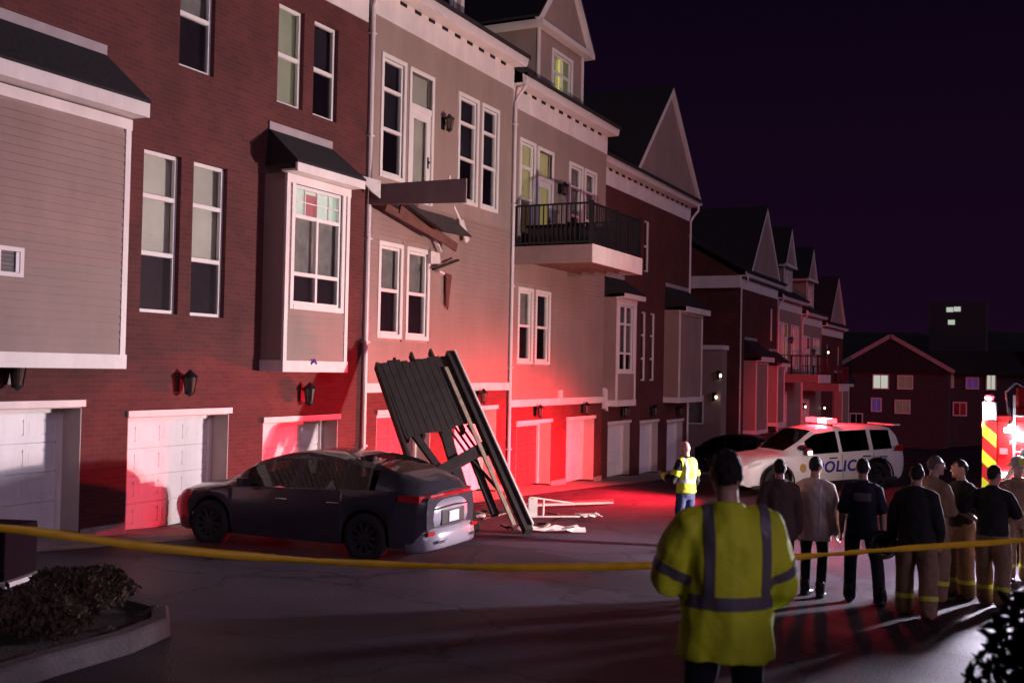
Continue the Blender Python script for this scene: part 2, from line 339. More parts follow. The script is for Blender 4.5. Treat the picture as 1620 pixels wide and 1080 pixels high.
def garage(house, u0, u1, z0, z1, y, dark=False, opened=False, depth=.75, fine=True, label=None, trimm='trim'):
    mb = MB(); mb.cur = 0
    mb.box(u0-.03, u1+.03, y-.05, y+.02, z1, z1+.10)                  # head trim
    mb.cur = 1
    mb.box(u0, u0+.02, y+.004, y+depth, z0, z1-.02); mb.box(u1-.02, u1, y+.004, y+depth, z0, z1-.02); mb.box(u0, u1, y+.02, y+depth, z1-.02, z1-.004)
    mb.cur = 0
    mb.box(u0+.02, u0+.09, y+depth-.06, y+depth, z0, z1-.02); mb.box(u1-.09, u1-.02, y+depth-.06, y+depth, z0, z1-.02)
    mb.box(u0+.09, u1-.09, y+depth-.06, y+depth, z1-.10, z1-.02)
    g = mb.build('garage_door', [trimm, 'reveal'], house, label=label)
    a, c, e, t = u0+.09, u1-.09, z0, z1-.10; d0 = y+depth
    ns = 4; h = (t-e)/ns
    for i in range(ns):
        p = MB(); za = e+i*h+.006; zb = e+(i+1)*h-.006; n = 4; wv = (c-a)/n
        p.box(a, c, d0+.014, d0+.05, za-.004, zb+.004)
        if fine:
            for k in range(n):                                        # pressed panels: a raised field inside a groove
                x0, x1 = a+k*wv+.045, a+(k+1)*wv-.045; b0, b1 = za+.11, zb-.09
                p.box(a+k*wv-.0+.001, x0, d0, d0+.012, za+.002, zb-.002); p.box(x1, a+(k+1)*wv-.001, d0, d0+.012, za+.002, zb-.002)
                p.box(x0, x1, d0+.0005, d0+.012, za+.002, b0); p.box(x0, x1, d0+.0005, d0+.012, b1, zb-.002)
                p.box(x0+.006, x1-.006, d0+.002, d0+.012, b0+.022, b1-.035)
        p.build('door_section', 'garagedark' if dark else 'door', g)
    return g

def planks(house, u0, u1, z0, z1, y, holes, step=.115, name='siding_plank', m='plank'):
    mb0 = {}
    k = 0; z = z0
    while z < z1-.01:
        zt = min(z+step, z1); segs = [(u0,u1)]
        for a, c, e, g in holes:
            if e-.12 < zt and g+.12 > z+.0 and not (g+.1 <= z or e-.1 >= zt):
                new = []
                for s0, s1 in segs:
                    if c+.095 <= s0 or a-.095 >= s1: new.append((s0,s1)); continue
                    if a-.095 > s0: new.append((s0, a-.095))
                    if c+.095 < s1: new.append((c+.095, s1))
                segs = new
        for s0, s1 in segs:
            if s1-s0 < .04: continue
            mb = MB(); j = random.uniform(-.002,.002)
            mb.add([(s0,y-.030+j,z),(s1,y-.030-j,z),(s1,y-.001,z),(s0,y-.001,z),(s0,y-.006,zt),(s1,y-.006,zt),(s1,y-.001,zt),(s0,y-.001,zt)],
                   [(0,3,2,1),(4,5,6,7),(0,1,5,4),(1,2,6,5),(2,3,7,6),(3,0,4,7)])
            mb.build(name, m, house)
        z = zt; k += 1

def cornice(house, u0, u1, y, zf, zt, over=.45, end=True):
    "frieze board, slotted soffit and gutter"
    mb = MB(); mb.box(u0, u1, y-.03, y+.05, zf, zt); mb.build('frieze_board', 'trim', house)
    mb = MB(); mb.box(u0-.02, u1+.02, y-over+.06, y+.1, zt, zt+.06); s = mb.build('soffit', 'trim', house)
    x = u0+.5
    while x < u1-.4:
        v = MB(); v.box(x, x+.26, y-.05, y-.031, zt-.085, zt-.012); v.build('soffit_vent', 'dark', s); x += .62
    mb = MB(); mb.prism([(u0-.05,y-over,zt+.30),(u0-.05,y-over+.05,zt+.03),(u0-.05,y-over+.14,zt+.02),(u0-.05,y-over+.16,zt+.30)], (u1-u0+.10,0,0))
    mb.build('gutter', 'gutter', house)

def roof(house, u0, u1, y, zg, rise=.62, depth=11., label=None):
    mb = MB(); yr = y+depth/2; zr = zg+rise*depth/2; t = .12
    mb.prism([(u0,y-.5,zg),(u0,yr,zr),(u0,y+depth+.5,zg),(u0,y+depth+.5,zg-t),(u0,yr,zr-t-.05),(u0,y-.5,zg-t)], (u1-u0,0,0))
    return mb.build('roof', 'shingle', house)

def shell(house, u0, u1, y, z0, z1, depth=11., m='brick', name='wall', rise=.62):
    "side and rear walls, gable ends and a dark inside so no light leaks through"
    mb = MB(); yr = y+depth/2
    for u in (u0, u1-.01): mb.prism([(u,y+.001,z0),(u,y+depth,z0),(u,y+depth,z1),(u,yr,z1+rise*depth/2-.2),(u,y+.001,z1)], (.01,0,0))
    mb.quad((u0,y+depth,z0),(u1,y+depth,z0),(u1,y+depth,z1),(u0,y+depth,z1)); mb.build('side_wall', m, house)
    mb = MB(); mb.quad((u0,y+1.6,z0),(u1,y+1.6,z0),(u1,y+1.6,z1),(u0,y+1.6,z1)); mb.build('light_block', 'dark', house)  # dark sheet added inside to stop light leaking through

def downspout(house, u, y, ztop, zbot, m='gutter', over=.4):
    mb = MB()
    mb.tube([(u,y-over,ztop+.12),(u,y-over,ztop-.12),(u,y-.16,ztop-.42),(u,y-.07,ztop-.6),(u,y-.065,zbot+.18),(u,y-.16,zbot+.04)], .05, 8)
    z = ztop-1.2
    while z > zbot+.6: mb.box(u-.075, u+.075, y-.125, y-.005, z, z+.035); z -= 2.2
    return mb.build('downspout', m, house)

def bay(house, u0, u1, y, d, z0, z1, fz0, fz1, rz, win=None, plank=True, m='lap', over=.32, back='blind', rise_in=.35):
    "projecting siding bay with its own little shed roof"
    yb = y-d; mb = MB()
    hs = [win['rect']] if win else []
    holes_wall(mb, u0, u1, z0, z1+.15, yb, hs, .12)
    mb.quad((u0,yb,z0),(u0,y,z0),(u0,y,z1+.15),(u0,yb,z1+.15)); mb.quad((u1,yb,z0),(u1,y,z0),(u1,y,z1+.15),(u1,yb,z1+.15))
    mb.quad((u0,yb,z0),(u1,yb,z0),(u1,y,z0),(u0,y,z0))
    b = mb.build('bay', m, house)
    if plank: planks(b, u0+.10, u1-.10, z0+.2, z1-.06, yb, hs)
    t = MB(); t.box(u0-.03, u1+.03, yb-.045, y-.002, z0-.02, z0+.19)
    t.box(u0-.012, u0+.09, yb-.03, yb+.02, z0+.19, z1); t.box(u1-.09, u1+.012, yb-.03, yb+.02, z0+.19, z1)
    t.box(u0-.02, u1+.02, yb-.04, yb+.02, z1-.02, z1+.14); t.build('corner_trim', 'trim', b)
    f = MB(); f.box(u0-.12, u1+.06, yb-over-.02, yb-over+.03, fz0, fz1); f.box(u0-.12,u1+.06, yb-over+.03, yb+.02, fz0+.01, fz0+.05); f.build('fascia', 'trim', b)
    r = MB(); e = yb-over
    r.add([(u0-.14,e-.03,fz1),(u1+.08,e-.03,fz1),(u1-.06+.1,y-.01,rz),(u0+.05,y-.01,rz),(u0-.14,e-.03,fz1+.04),(u1+.08,e-.03,fz1+.04),(u1+.04,y-.01,rz+.04),(u0+.05,y-.01,rz+.04),(u0-.02,y-.01,fz1),(u1+.05,y-.01,fz1)],
          [(0,1,2,3),(4,7,6,5),(0,4,5,1),(0,3,7,4),(0,8,3),(1,5,6,2),(1,9,2)])
    r.build('bay_roof', 'shingle', b)
    c = MB(); c.box(u0+.05, u1+.04, y-.04, y-.004, rz+.02, rz+.17); c.build('roof_flashing', 'flash', b)
    if win:
        a = win['rect']; window(house, a[0], a[1], a[2], a[3], yb, win.get('rails',()), win.get('mull',()), 'siding', win.get('back',back), grid=win.get('grid'), fine=win.get('fine',True))
    return b

def gable(house, u0, u1, y, z0, zp, m='stucco'):
    "steep front gable with pale rakes and a roof running back"
    c = (u0+u1)/2; L = 5.5
    mb = MB(); mb.prism([(u0+.35,y,z0),(u1-.35,y,z0),(c,y,zp-.35)], (0,.1,0)); g = mb.build('gable', m, house)
    r = MB(); k = (zp-z0)/(c-u0); hw = .30
    for s in (u0, u1):
        e = 1 if s < c else -1
        r.prism([(s,y-.12,z0),(c,y-.12,zp),(c,y-.12,zp-hw*k),(s+e*hw,y-.12,z0)], (0,.13,0))
    r.build('rake_board', 'trim', g)
    t = MB()
    for s in (u0,u1): t.add([(s,y-.14,z0+.012),(c,y-.14,zp+.012),(c,y+L,zp+.012),(s,y+L,z0+.012),(s,y-.14,z0+.09),(c,y-.14,zp+.09),(c,y+L,zp+.09),(s,y+L,z0+.09)],
                            [(0,1,2,3),(4,5,6,7),(0,1,5,4),(1,2,6,5),(2,3,7,6),(3,0,4,7)])
    t.build('gable_roof', 'shingle', g)
    return g

def dormer(house, u0, u1, y, z0, ze, zp, win, back, depth=4.5, fine=True):
    mb = MB(); holes_wall(mb, u0, u1, z0, ze, y, [win], .12)
    for u in (u0,u1): mb.quad((u,y,z0),(u,y+depth,z0),(u,y+depth,ze),(u,y,ze))
    d = mb.build('dormer', 'stucco', house)
    t = MB(); t.box(u0-.3, u1+.35, y-.28, y+depth, ze, ze+.16); t.box(u0-.03,u0+.12,y-.03,y+.02,z0,ze); t.box(u1-.12,u1+.03,y-.03,y+.02,z0,ze); t.build('eave_trim', 'trim', d)
    gable(house, u0-.45, u1+.5, y-.1, ze+.16, zp)
    window(house, win[0], win[1], win[2], win[3], y, [(win[2]+win[3])/2], [(win[0]+win[1])/2], 'siding', back, screen=False, fine=fine)
    return d

# ------------------------------------------------------------------ the row of houses
def house(loc, label, group=None): return empty('townhouse', loc, 0, label, 'house', group)

# end house, brick
H1 = house((13,13,G(13,13)), 'dark red brick end townhouse with big tan siding bay and three white garage doors')
zb = G(13,13)-.8
gar = [(9.33,11.66,-.69), (12.57,14.93,-.88), (15.86,18.23,-1.085)]
wins = [(12.75,13.59,.80,3.44), (13.88,14.72,.80,3.44), (13.46,14.30,4.97,6.86), (16.02,16.80,4.95,6.86), (17.12,17.92,4.95,6.86)]
mb = MB(); holes_wall(mb, 6.5, 19.03, zb, 7.4, 13, wins+[(a,c,zb,t) for a,c,t in gar], .40); mb.build('wall', 'brick', H1)
window(H1, *wins[0], 13, [1.77,2.70], back=[('blind',0,1)]); window(H1, *wins[1], 13, [1.77,2.70], back=[('curtain',0,.36),('blind',.36,1)])
window(H1, *wins[2], 13, [5.90], back='curtain'); window(H1, *wins[3], 13, [5.90], back=[('greenlit',0,1)], screen=False); window(H1, *wins[4], 13, [5.90], back='void')
for a, c, t in gar: garage(H1, a, c, G((a+c)/2,13.3)+.01, t, 13, depth=.43)
for u, z in ((10.35,-.20), (13.72,-.33), (17.0,-.55)): lantern(H1, u, 13, z, .98)
bay(H1, 6.4, 11.86, 13, .6, -.09, 3.5, 3.66, 3.87, 4.68)
bay(H1, 15.74, 17.72, 13, .5, -.11, 3.38, 3.52, 3.68, 4.36, win=dict(rect=(15.98,17.48,1.13,3.36), rails=[1.70,2.78], mull=[(16.73,0,2)], back=[('curtain',0,.74),('brightlit',.74,1)], grid=(2.82,3.30,4,2)))
p = MB(); p.box(16.42, 16.80, 12.595, 12.60, 2.83, 3.24); p.build('pink_sheet', 'pinkbacklit', H1)
v = MB(); v.box(9.62,9.66,12.34,12.40,1.10,1.50); v.box(9.96,10.02,12.34,12.40,1.10,1.50); v.box(9.66,9.96,12.34,12.40,1.44,1.50); v.box(9.66,9.96,12.34,12.40,1.10,1.16); vv = v.build('wall_vent', 'trim', H1)
v = MB(); [v.box(9.66,9.90,12.372,12.38,1.165+i*.055,1.21+i*.055) for i in range(5)]; v.build('vent_louver', 'metal', vv)
v = MB(); v.box(9.90,9.96,12.35,12.39,1.165,1.435); v.build('vent_flap', 'door', vv)
cornice(H1, 6.5, 18.95, 13, 7.33, 7.93); roof(H1, 6.3, 19.05, 13, 8.22); shell(H1, 6.5, 19.03, 13, zb, 7.95)
mb = MB(); mb.tube([(16.55,12.46,.02),(16.58,12.42,.07),(16.62,12.43,.11),(16.70,12.44,.03)], .018, 6); mb.build('hose_hook', mat('blue_plastic', (.03,.04,.35), .4), H1)
for a, c in ((11.69,12.54),(14.96,15.83),(18.26,19.0)):
    p = MB(); p.box(a, c, 12.965, 12.999, zb, G((a+c)/2,13)+.16); p.build('foundation_ledge', 'concrete', H1)

def siding_house(u0, w, dz, y, label, deck, fine=True, dorm=None, lights=('void',)*7, gdark=(False,False), gd=None):
    g0 = G(u0+w/2, y); zb = g0-.9; h = house((u0+w/2, y, g0), label)
    Z = lambda z: z+dz; u1 = u0+w
    gar = [(u0+.60,u0+2.90,Z(-1.05)), (u0+4.05,u0+6.30,Z(-1.05))]
    mid = [(u0+.60,u0+1.40,Z(.72),Z(2.65)), (u0+1.74,u0+2.58,Z(.72),Z(2.65))]
    top = [(u0+.55,u0+1.38,Z(4.23),Z(6.77)), (u0+3.98,u0+4.86,Z(4.19),Z(6.73)), (u0+5.20,u0+6.0,Z(4.19),Z(6.73))]
    dr = (u0+1.70,u0+2.62,Z(3.80),Z(6.75))
    mb = MB(); holes_wall(mb, u0, u1, zb, Z(-.55), y, [(a,c,zb,t) for a,c,t in gar], .40); mb.build('brick_base', 'brick', h)
    mb = MB(); holes_wall(mb, u0, u1, Z(-.55), Z(3.75), y, mid, .1); mb.build('wall', 'stucco' if fine else 'lap', h)
    mb = MB(); holes_wall(mb, u0, u1, Z(3.75), Z(7.65), y, top+[dr], .1); mb.build('upper_wall', 'stucco', h)
    if fine: planks(h, u0+.12, u1-.02, Z(-.36), Z(3.75), y, mid)
    t = MB(); t.box(u0, u1, y-.06, y-.002, Z(-.56), Z(-.36)); t.box(u0+.0, u0+.11, y-.035, y-.002, Z(-.36), Z(7.6)); t.build('band_board', 'trim', h)
    for i, wn in enumerate(mid): window(h, *wn, y, [(wn[2]+wn[3])/2], kind='siding', back=lights[i], fine=fine)
    for i, wn in enumerate(top): window(h, *wn, y, [Z(5.22),Z(6.10)], kind='siding', back=lights[2+i], fine=fine)
    # glazed balcony door under a transom light
    a, c, e, q = dr; d = MB(); k = .095
    d.box(a-k,a,y-.035,y+.05,e,q+k); d.box(c,c+k,y-.035,y+.05,e,q+k); d.box(a,c,y-.035,y+.05,q,q+k); d.box(a,c,y-.015,y+.05,Z(5.90),Z(6.04))
    d.box(a,a+.17,y+.01,y+.05,e,Z(5.90)); d.box(c-.17,c,y+.01,y+.05,e,Z(5.90)); d.box(a+.17,c-.17,y+.01,y+.05,Z(5.72),Z(5.90)); d.box(a+.17,c-.17,y+.01,y+.05,e,e+.3)
    do = d.build('balcony_door', 'frame', h); p = MB(); p.box(a+.16,c-.16,y+.028,y+.034,e+.29,Z(5.73)); p.box(a,c,y+.028,y+.034,Z(6.04),q); p.build('pane', 'glass', do)
    p = MB(); p.box(a,c,y+.13,y+.14,e,q); p.build('door_curtain', lights[5], do)
    if fine: p = MB(); p.ball((c-.10,y-.02,e+1.0),.03,8,6); p.box(c-.13,c-.07,y-.004,y+.009,e+.86,e+1.12); p.build('handle', 'metal', do)
    for i, (a, c, t_) in enumerate(gar): garage(h, a, c, G((a+c)/2,y+.3)+.01, t_, y, depth=.42, fine=fine, dark=gdark[i])
    for u in (u0+1.75, u0+5.2): lantern(h, u, y, Z(-.70), .9)
    lantern(h, u0+3.15, y, Z(5.86), .95)
    p = MB(); p.box(u0+3.45,u0+3.52,y-.05,y-.003,Z(4.55),Z(4.66)); p.build('outdoor_socket', 'trim', h)
    p = MB(); p.box(u0+3.35,u0+3.5,y-.10,y-.004,Z(-.36),Z(-.12)); p.build('dryer_vent', 'trim', h)
    cornice(h, u0, u1, y, Z(7.6), Z(8.18)); roof(h, u0-.05, u1+.05, y, Z(8.47)); shell(h, u0+.01, u1-.01, y, zb, Z(8.2), m='lap')
    downspout(h, u0+.02, y, Z(8.3), g0+.1)
    for a, c in ((u0+.02,u0+.57),(u0+2.93,u0+4.02),(u0+6.33,u1-.02)):
        p = MB(); p.box(a, c, y-.036, y-.001, zb, G((a+c)/2,y)+.17); p.build('foundation_ledge', 'concrete', h)
    if dorm: dormer(h, *dorm, fine=fine)
    if deck:
        a, c, f, t_ = u0+.10, u0+3.85, y-2.40, Z(3.77)
        b = MB(); b.box(a, c, f+.04, y-.01, t_-.12, t_); b.build_ = None
        b.cur = 0
        bo = b.build('balcony', 'wood', h)
        p = MB(); p.box(a-.03, c+.03, f, f+.04, t_-.46, t_+.02); p.build('front_fascia', 'trim', bo)
        p = MB(); p.box(a-.03, a+.01, f+.04, y-.05, t_-.46, t_+.02); p.build('side_fascia', 'soffit', bo); p = MB(); p.box(c-.01, c+.03, f+.04, y-.05, t_-.46, t_+.02); p.build('side_fascia', 'soffit', bo)  # side boards coloured darker to hold the shade on that face
        p = MB(); [p.box(a+.01, c-.01, yy, yy+.05, t_-.42, t_-.13) for yy in np.arange(f+.3, y-.2, .4)]; p.build('joist', 'redwood', bo)
        zr = t_+1.12; pts = [(a+.03,y-.06),(a+.03,f+.10),((a+c)/2,f+.10),(c-.03,f+.10),(c-.03,y-.06)]
        for q in pts: p = MB(); p.box(q[0]-.05,q[0]+.05,q[1]-.05,q[1]+.05,t_,zr+.06); p.build('railing_post', 'metal', bo)
        def rail(A, B):
            L = (Vector(B)-Vector(A)).length; p = MB()
            for z in (t_+.1, zr): p.bar((*A,z),(*B,z),.05,.05)
            p.build('handrail', 'metal', bo)
            n = int(L/(.125 if fine else .3))
            for i in range(1, n):
                q = Vector((*A,0)).lerp(Vector((*B,0)), i/n); p = MB(); p.box(q.x-.014,q.x+.014,q.y-.014,q.y+.014,t_+.11,zr-.02); p.build('baluster', 'metal', bo)
        rail((a+.03,y-.12),(a+.03,f+.16)); rail((a+.09,f+.10),(c-.09,f+.10)); rail((c-.03,f+.16),(c-.03,y-.12))
    return h

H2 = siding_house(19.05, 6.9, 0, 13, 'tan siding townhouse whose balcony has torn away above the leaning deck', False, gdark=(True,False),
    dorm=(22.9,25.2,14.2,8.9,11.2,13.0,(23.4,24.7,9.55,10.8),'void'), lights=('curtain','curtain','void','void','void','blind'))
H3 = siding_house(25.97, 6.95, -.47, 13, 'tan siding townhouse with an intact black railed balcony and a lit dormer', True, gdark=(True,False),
    dorm=(28.75,32.2,13.6,7.9,10.2,12.9,(29.85,31.25,8.62,9.78),[('greenlit',0,1)]), lights=('curtain','void','dimlit','curtain','curtain','dimlit'))
p = MB(); p.box(30.42,30.78,13.12,13.125,8.7,9.7); o = p.build('bright_curtain_gap', blind_mat('yellow_lit', (.6,.6,.4), (1,.82,.22), 1.0), H3)
o.location.y += .56

# brick house at the far end of the near row
def brick_house2(u0, u1, y, dz, label, fine=True, gl=None, bigbay=None, smallbay=None, wins=(), gars=(), light='void', ends=None):
    g0 = G((u0+u1)/2, y); zb = g0-1.2; h = house(((u0+u1)/2, y, g0), label)
    mb = MB(); holes_wall(mb, u0, u1, zb, dz+.05, y, [w_[:4] for w_ in wins]+[(a,c,zb,t) for a,c,t in gars], .3); mb.build('wall', 'brick', h)
    for w_ in wins: window(h, *w_[:4], y, [w_[2]+(w_[3]-w_[2])*k for k in w_[4]], back=w_[5], fine=fine)
    for a, c, t_ in gars: garage(h, a, c, G((a+c)/2,y+.3)+.01, t_, y, depth=.3, fine=fine); lantern(h, (a+c)/2+.1, y, t_+.45, 1.05)
    cornice(h, u0, u1, y, dz, dz+.6); roof(h, u0-.1, u1+.25, y, dz+.88); shell(h, u0+.01, u1-.01, y, zb, dz+.7)
    if gl: gable(h, *gl)
    if bigbay: bay(h, **bigbay)
    if smallbay: bay(h, **smallbay)
    return h
H4 = brick_house2(33.0, 43.6, 13.4, 6.33, 'dark red brick townhouse with tall pointed gable at the row end',
    gl=(36.0,44.3,13.2,7.1,11.15), wins=[(37.74,38.42,-.33,2.25,(.32,.66),'void'),(38.74,39.46,-.33,2.25,(.32,.66),'curtain'),(37.9,38.62,3.74,5.68,(.5,),'void')],
    gars=[(34.5,36.7,-1.83),(37.76,39.85,-1.90),(40.95,43.0,-1.98)],
    bigbay=dict(u0=40.42,u1=43.5,y=13.4,d=.62,z0=-1.16,z1=2.30,fz0=2.36,fz1=2.58,rz=3.35,plank=False),
    smallbay=dict(u0=33.9,u1=35.75,y=13.4,d=.5,z0=-1.16,z1=2.36,fz0=2.46,fz1=2.62,rz=3.2,plank=False,win=dict(rect=(34.1,35.5,.02,2.26),rails=[.62,1.62],mull=[34.8],back='curtain')))
downspout(H4, 43.45, 13.4, 6.9, G(43,13)+.1)
p = MB(); p.prism([(33.55,13.3,-.55),(33.85,13.3,-.6),(33.95,13.3,-1.35),(33.62,13.3,-1.25)], (0,-.12,0)); p.build('leader_head', 'trim', H4)

# the farther row
def far_wins(u0, y, dz): return [(u0+4.6,u0+5.4,dz-6.5,dz-4.0,(.5,),'void'),(u0+5.7,u0+6.5,dz-6.5,dz-4.0,(.5,),'curtain'),(u0+2,u0+2.8,dz-2.4,dz-.6,(.5,),'void'),(u0+6.6,u0+7.4,dz-2.4,dz-.6,(.5,),'void')]
H5 = brick_house2(54.2, 62.9, 14, 4.38, 'brick townhouse with tall gable leading the farther row', fine=False, gl=(55.0,62.6,13.8,4.95,9.15),
    wins=[(58.9,59.7,-2.1,.4,(.5,),'void'),(60.0,60.7,-2.1,.4,(.5,),'void'),(61.2,62,1.9,3.8,(.5,),'void')], gars=[(55,57.2,-3.6),(58,60.2,-3.7),(60.6,62.6,-3.8)],
    bigbay=dict(u0=55.3,u1=57.9,y=14,d=.65,z0=-3.1,z1=.55,fz0=.65,fz1=.9,rz=1.75,plank=False),
    smallbay=dict(u0=60.9,u1=62.7,y=14,d=.5,z0=-2.9,z1=.35,fz0=.45,fz1=.65,rz=1.3,plank=False))
downspout(H5, 54.3, 14, 4.9, G(55,14)+.1)
mb = MB(); holes_wall(mb, 14.6, 18.6, -5.4, 1.2, 0, [(15.55,16.75,-2.55,-1.25)], .1); mb.v = [(53.2+q[1], q[0], q[2]) for q in mb.v]
mb.quad((53.2,14.6,-5.4),(54.2,14.6,-5.4),(54.2,14.6,1.2),(53.2,14.6,1.2)); mb.quad((53.2,14.6,1.2),(54.2,14.6,1.2),(54.2,18.6,1.2),(53.2,18.6,1.2)); mb.build('end_bay', 'lap', H5)
mb = MB(); mb.box(53.1,54.2,14.5,18.7,1.2,1.42); mb.build('end_bay_trim', 'trim', H5)
mb = MB(); mb.box(53.17,53.24,15.5,16.8,-2.6,-2.52); mb.box(53.17,53.24,15.5,15.56,-2.52,-1.2); mb.box(53.17,53.24,16.74,16.8,-2.52,-1.2); mb.box(53.17,53.24,15.5,16.8,-1.2,-1.13); w_ = mb.build('window','frame',H5)
mb = MB(); mb.box(53.25,53.26,15.55,16.75,-2.55,-1.2); mb.build('pane','glass',w_); mb = MB(); mb.box(53.32,53.33,15.5,16.8,-2.6,-1.15); mb.build('blind','curtain',w_)
mb = MB(); mb.box(53.9,54.24,13.9,22,4.38,5.0); mb.build('return_frieze', 'trim', H5)
H6 = siding_house(62.92, 6.95, -3.75, 14, 'tan siding townhouse just past the tall gable in the farther row', True, fine=False, lights=('void','void','void','greenlit','void','dimlit'),
    dorm=(65.9,68.2,14.3,4.6,6.6,9.1,(66.5,67.6,5.2,6.3),'void'))
H7 = siding_house(69.9, 6.95, -4.3, 14, 'tan siding townhouse second past the tall gable in the farther row', True, fine=False, lights=('void','curtain','void','void','greenlit','void'),
    dorm=(72.9,75.2,14.3,4.0,6.3,8.6,(73.5,74.6,4.8,5.9),'void'))
H8 = brick_house2(76.9, 85.6, 14, 2.85, 'last brick townhouse of the farther row with small pointed gable', fine=False, gl=(78.0,85.4,13.8,3.4,7.3), wins=far_wins(76.9,14,2.85),
    gars=[(78,80.2,-4.7)], bigbay=dict(u0=82,u1=85,y=14,d=.6,z0=-4.1,z1=-.9,fz0=-.8,fz1=-.6,rz=.2,plank=False))

# wall lamps glowing on the farther row and across the street
M['glowred'] = mat('red_lens', (.5,.02,.02), .3, var=0, emit=(1,.06,.08), estr=6)

M['glow'] = mat('lamp_glow', (.9,.85,.7), .5, var=0, emit=(1,.86,.62), estr=5)
for hh, pts in ((H5, ((53.08,14.61,-.11),(53.08,14.82,-1.2),(58.29,13.8,-1.65))),(H6, ((62.6,13.8,-.70),)),(H7, ((70.47,13.8,-2.03),(73.8,13.0,1.55))),(H8, ((77.2,13.8,-2.27),(85.0,13.8,-3.22)))):
    for q in pts:
        p = MB(); p.box(q[0]-.10,q[0]+.10,q[1]-.02,q[1]+.18,q[2]+.14,q[2]+.24); p.box(q[0]-.03,q[0]+.03,q[1]+.08,q[1]+.2,q[2]-.2,q[2]+.14); lo = p.build('wall_lamp', 'metal', hh)
        p = MB(); p.ball(q, (.06,.06,.08), 10, 6); p.build('bulb', 'glow', lo)

def far_house(loc, w, h, ridge, wins, label, gab=True):
    o = empty('far_house', loc, 0, label, 'house'); x, y, z = loc; m = MB(); m.box(x, x+9, y-w/2, y+w/2, z-1, z+h); m.build('wall', M['farwall'], o)
    r = MB()
    if gab: r.prism([(x-.4,y-w/2-.5,z+h),(x-.4,y,z+h+ridge),(x-.4,y+w/2+.5,z+h)], (10,0,0))
    else: r.prism([(x-.5,y-w/2-.5,z+h),(x+4.5,y-w/2-.5,z+h+ridge),(x+9.5,y-w/2-.5,z+h)], (0,w+1,0))
    r.build('roof', 'shingle', o)
    if gab:
        t = MB(); 
        for s in (-1,1): t.bar((x-.46,y+s*(w/2+.5),z+h),(x-.46,y,z+h+ridge),.10,.35)
        t.build('rake_board', 'flash', o)
    for dy, dz, ww, hh, k in wins:
        ww *= .8; hh *= .8; f = MB(); a, c, e, g = y+dy-ww/2, y+dy+ww/2, z+dz-hh/2, z+dz+hh/2
        f.box(x-.08,x,a-.1,a,e-.1,g+.1); f.box(x-.08,x,c,c+.1,e-.1,g+.1); f.box(x-.08,x,a,c,g,g+.1); f.box(x-.08,x,a,c,e-.1,e); f.box(x-.06,x,(a+c)/2-.03,(a+c)/2+.03,e,g)
        wo = f.build('window', 'frame', o); p = MB(); p.box(x-.03,x-.02,a,c,e,g); p.build('pane', k, wo)
    return o
M['farwall'] = mat('far_siding', (.05,.038,.042), .8, var=.2)
M['paneA'] = mat('bright_window', (.3,.3,.3), .4, var=.3, nscale=3, emit=(.85,.95,.80), estr=.5)
M['paneB'] = mat('soft_window', (.2,.2,.18), .4, var=.3, nscale=3, emit=(.65,.60,.40), estr=.035)
M['paneC'] = mat('blue_window', (.1,.1,.3), .4, var=.3, emit=(.18,.12,.75), estr=.10)
M['paneD'] = mat('black_window', (.01,.01,.015), .15, var=.2)
zz = -6.1
far_house((100,12.2,zz), 9.5, 6.6, 3.1, [(-1.15+2.0,5.65,1.5,1.4,'paneA'),(-1.2,5.65,1.4,1.3,'paneB'),(1.2,3.6,.9,1.3,'paneC'),(-1.0,3.5,1.4,1.3,'paneB'),(2.9,2.2,1.2,1.3,'paneD')], 'dark house with pale gable edges and one bright upper window')
far_house((102.5,5.2,zz), 8.6, 6.4, 2.2, [(2.7,5.9,1.5,1.4,'paneB'),(.5,5.7,1.1,1.1,'paneC'),(-1.0,6.0-.2,.8,1.5,'paneA'),(1.5,3.4,1.2,1.3,'paneD')], 'dark house with one narrow bright window between two gabled neighbours', gab=False)
far_house((103.5,-3.4,zz), 9.0, 6.8, 3.0, [(3.4,6.1,1.5,1.5,'paneB'),(1.4,6.1,1.3,1.4,'paneB'),(-1.5,6.1,1.2,1.4,'paneA'),(2.0,3.4,1.3,1.4,'paneD')], 'dark house farthest along the street with a pair of dim upper windows', gab=False)
# hillside behind, with one lit building far up
mb = MB(); nu, nv = 16, 40
for i in range(nu+1):
    for j in range(nv+1):
        x = 150+i*18; y = -160+j*8; k = (i/nu); mb.v.append((x, y, -9+24*math.sin(k*math.pi/2)+3.0*noise.noise(Vector((x*.02,y*.03,0)))*k*2))
mb.f = [(i*(nv+1)+j,(i+1)*(nv+1)+j,(i+1)*(nv+1)+j+1,i*(nv+1)+j+1) for i in range(nu) for j in range(nv)]; mb.mi=[0]*len(mb.f)
tag(mb.build('hillside', mat('dark_wooded_hill', (.02,.022,.02), .95, var=.5, nscale=.2), smooth=True), kind='structure')
o = empty('hillside_building', (220,14.8,8), 0, 'small lit building high on the dark hill behind the houses', 'building')
mb = MB(); mb.box(220,228,10,20,2,14.5); mb.build('wall', M['farwall'], o)
for (y, z) in ((16.3,13.0),(15.0,13.1),(16.0,10.6)): p = MB(); p.box(219.9,219.98,y-.6,y+.6,z-.45,z+.45); p.build('window', M['paneA'], o)

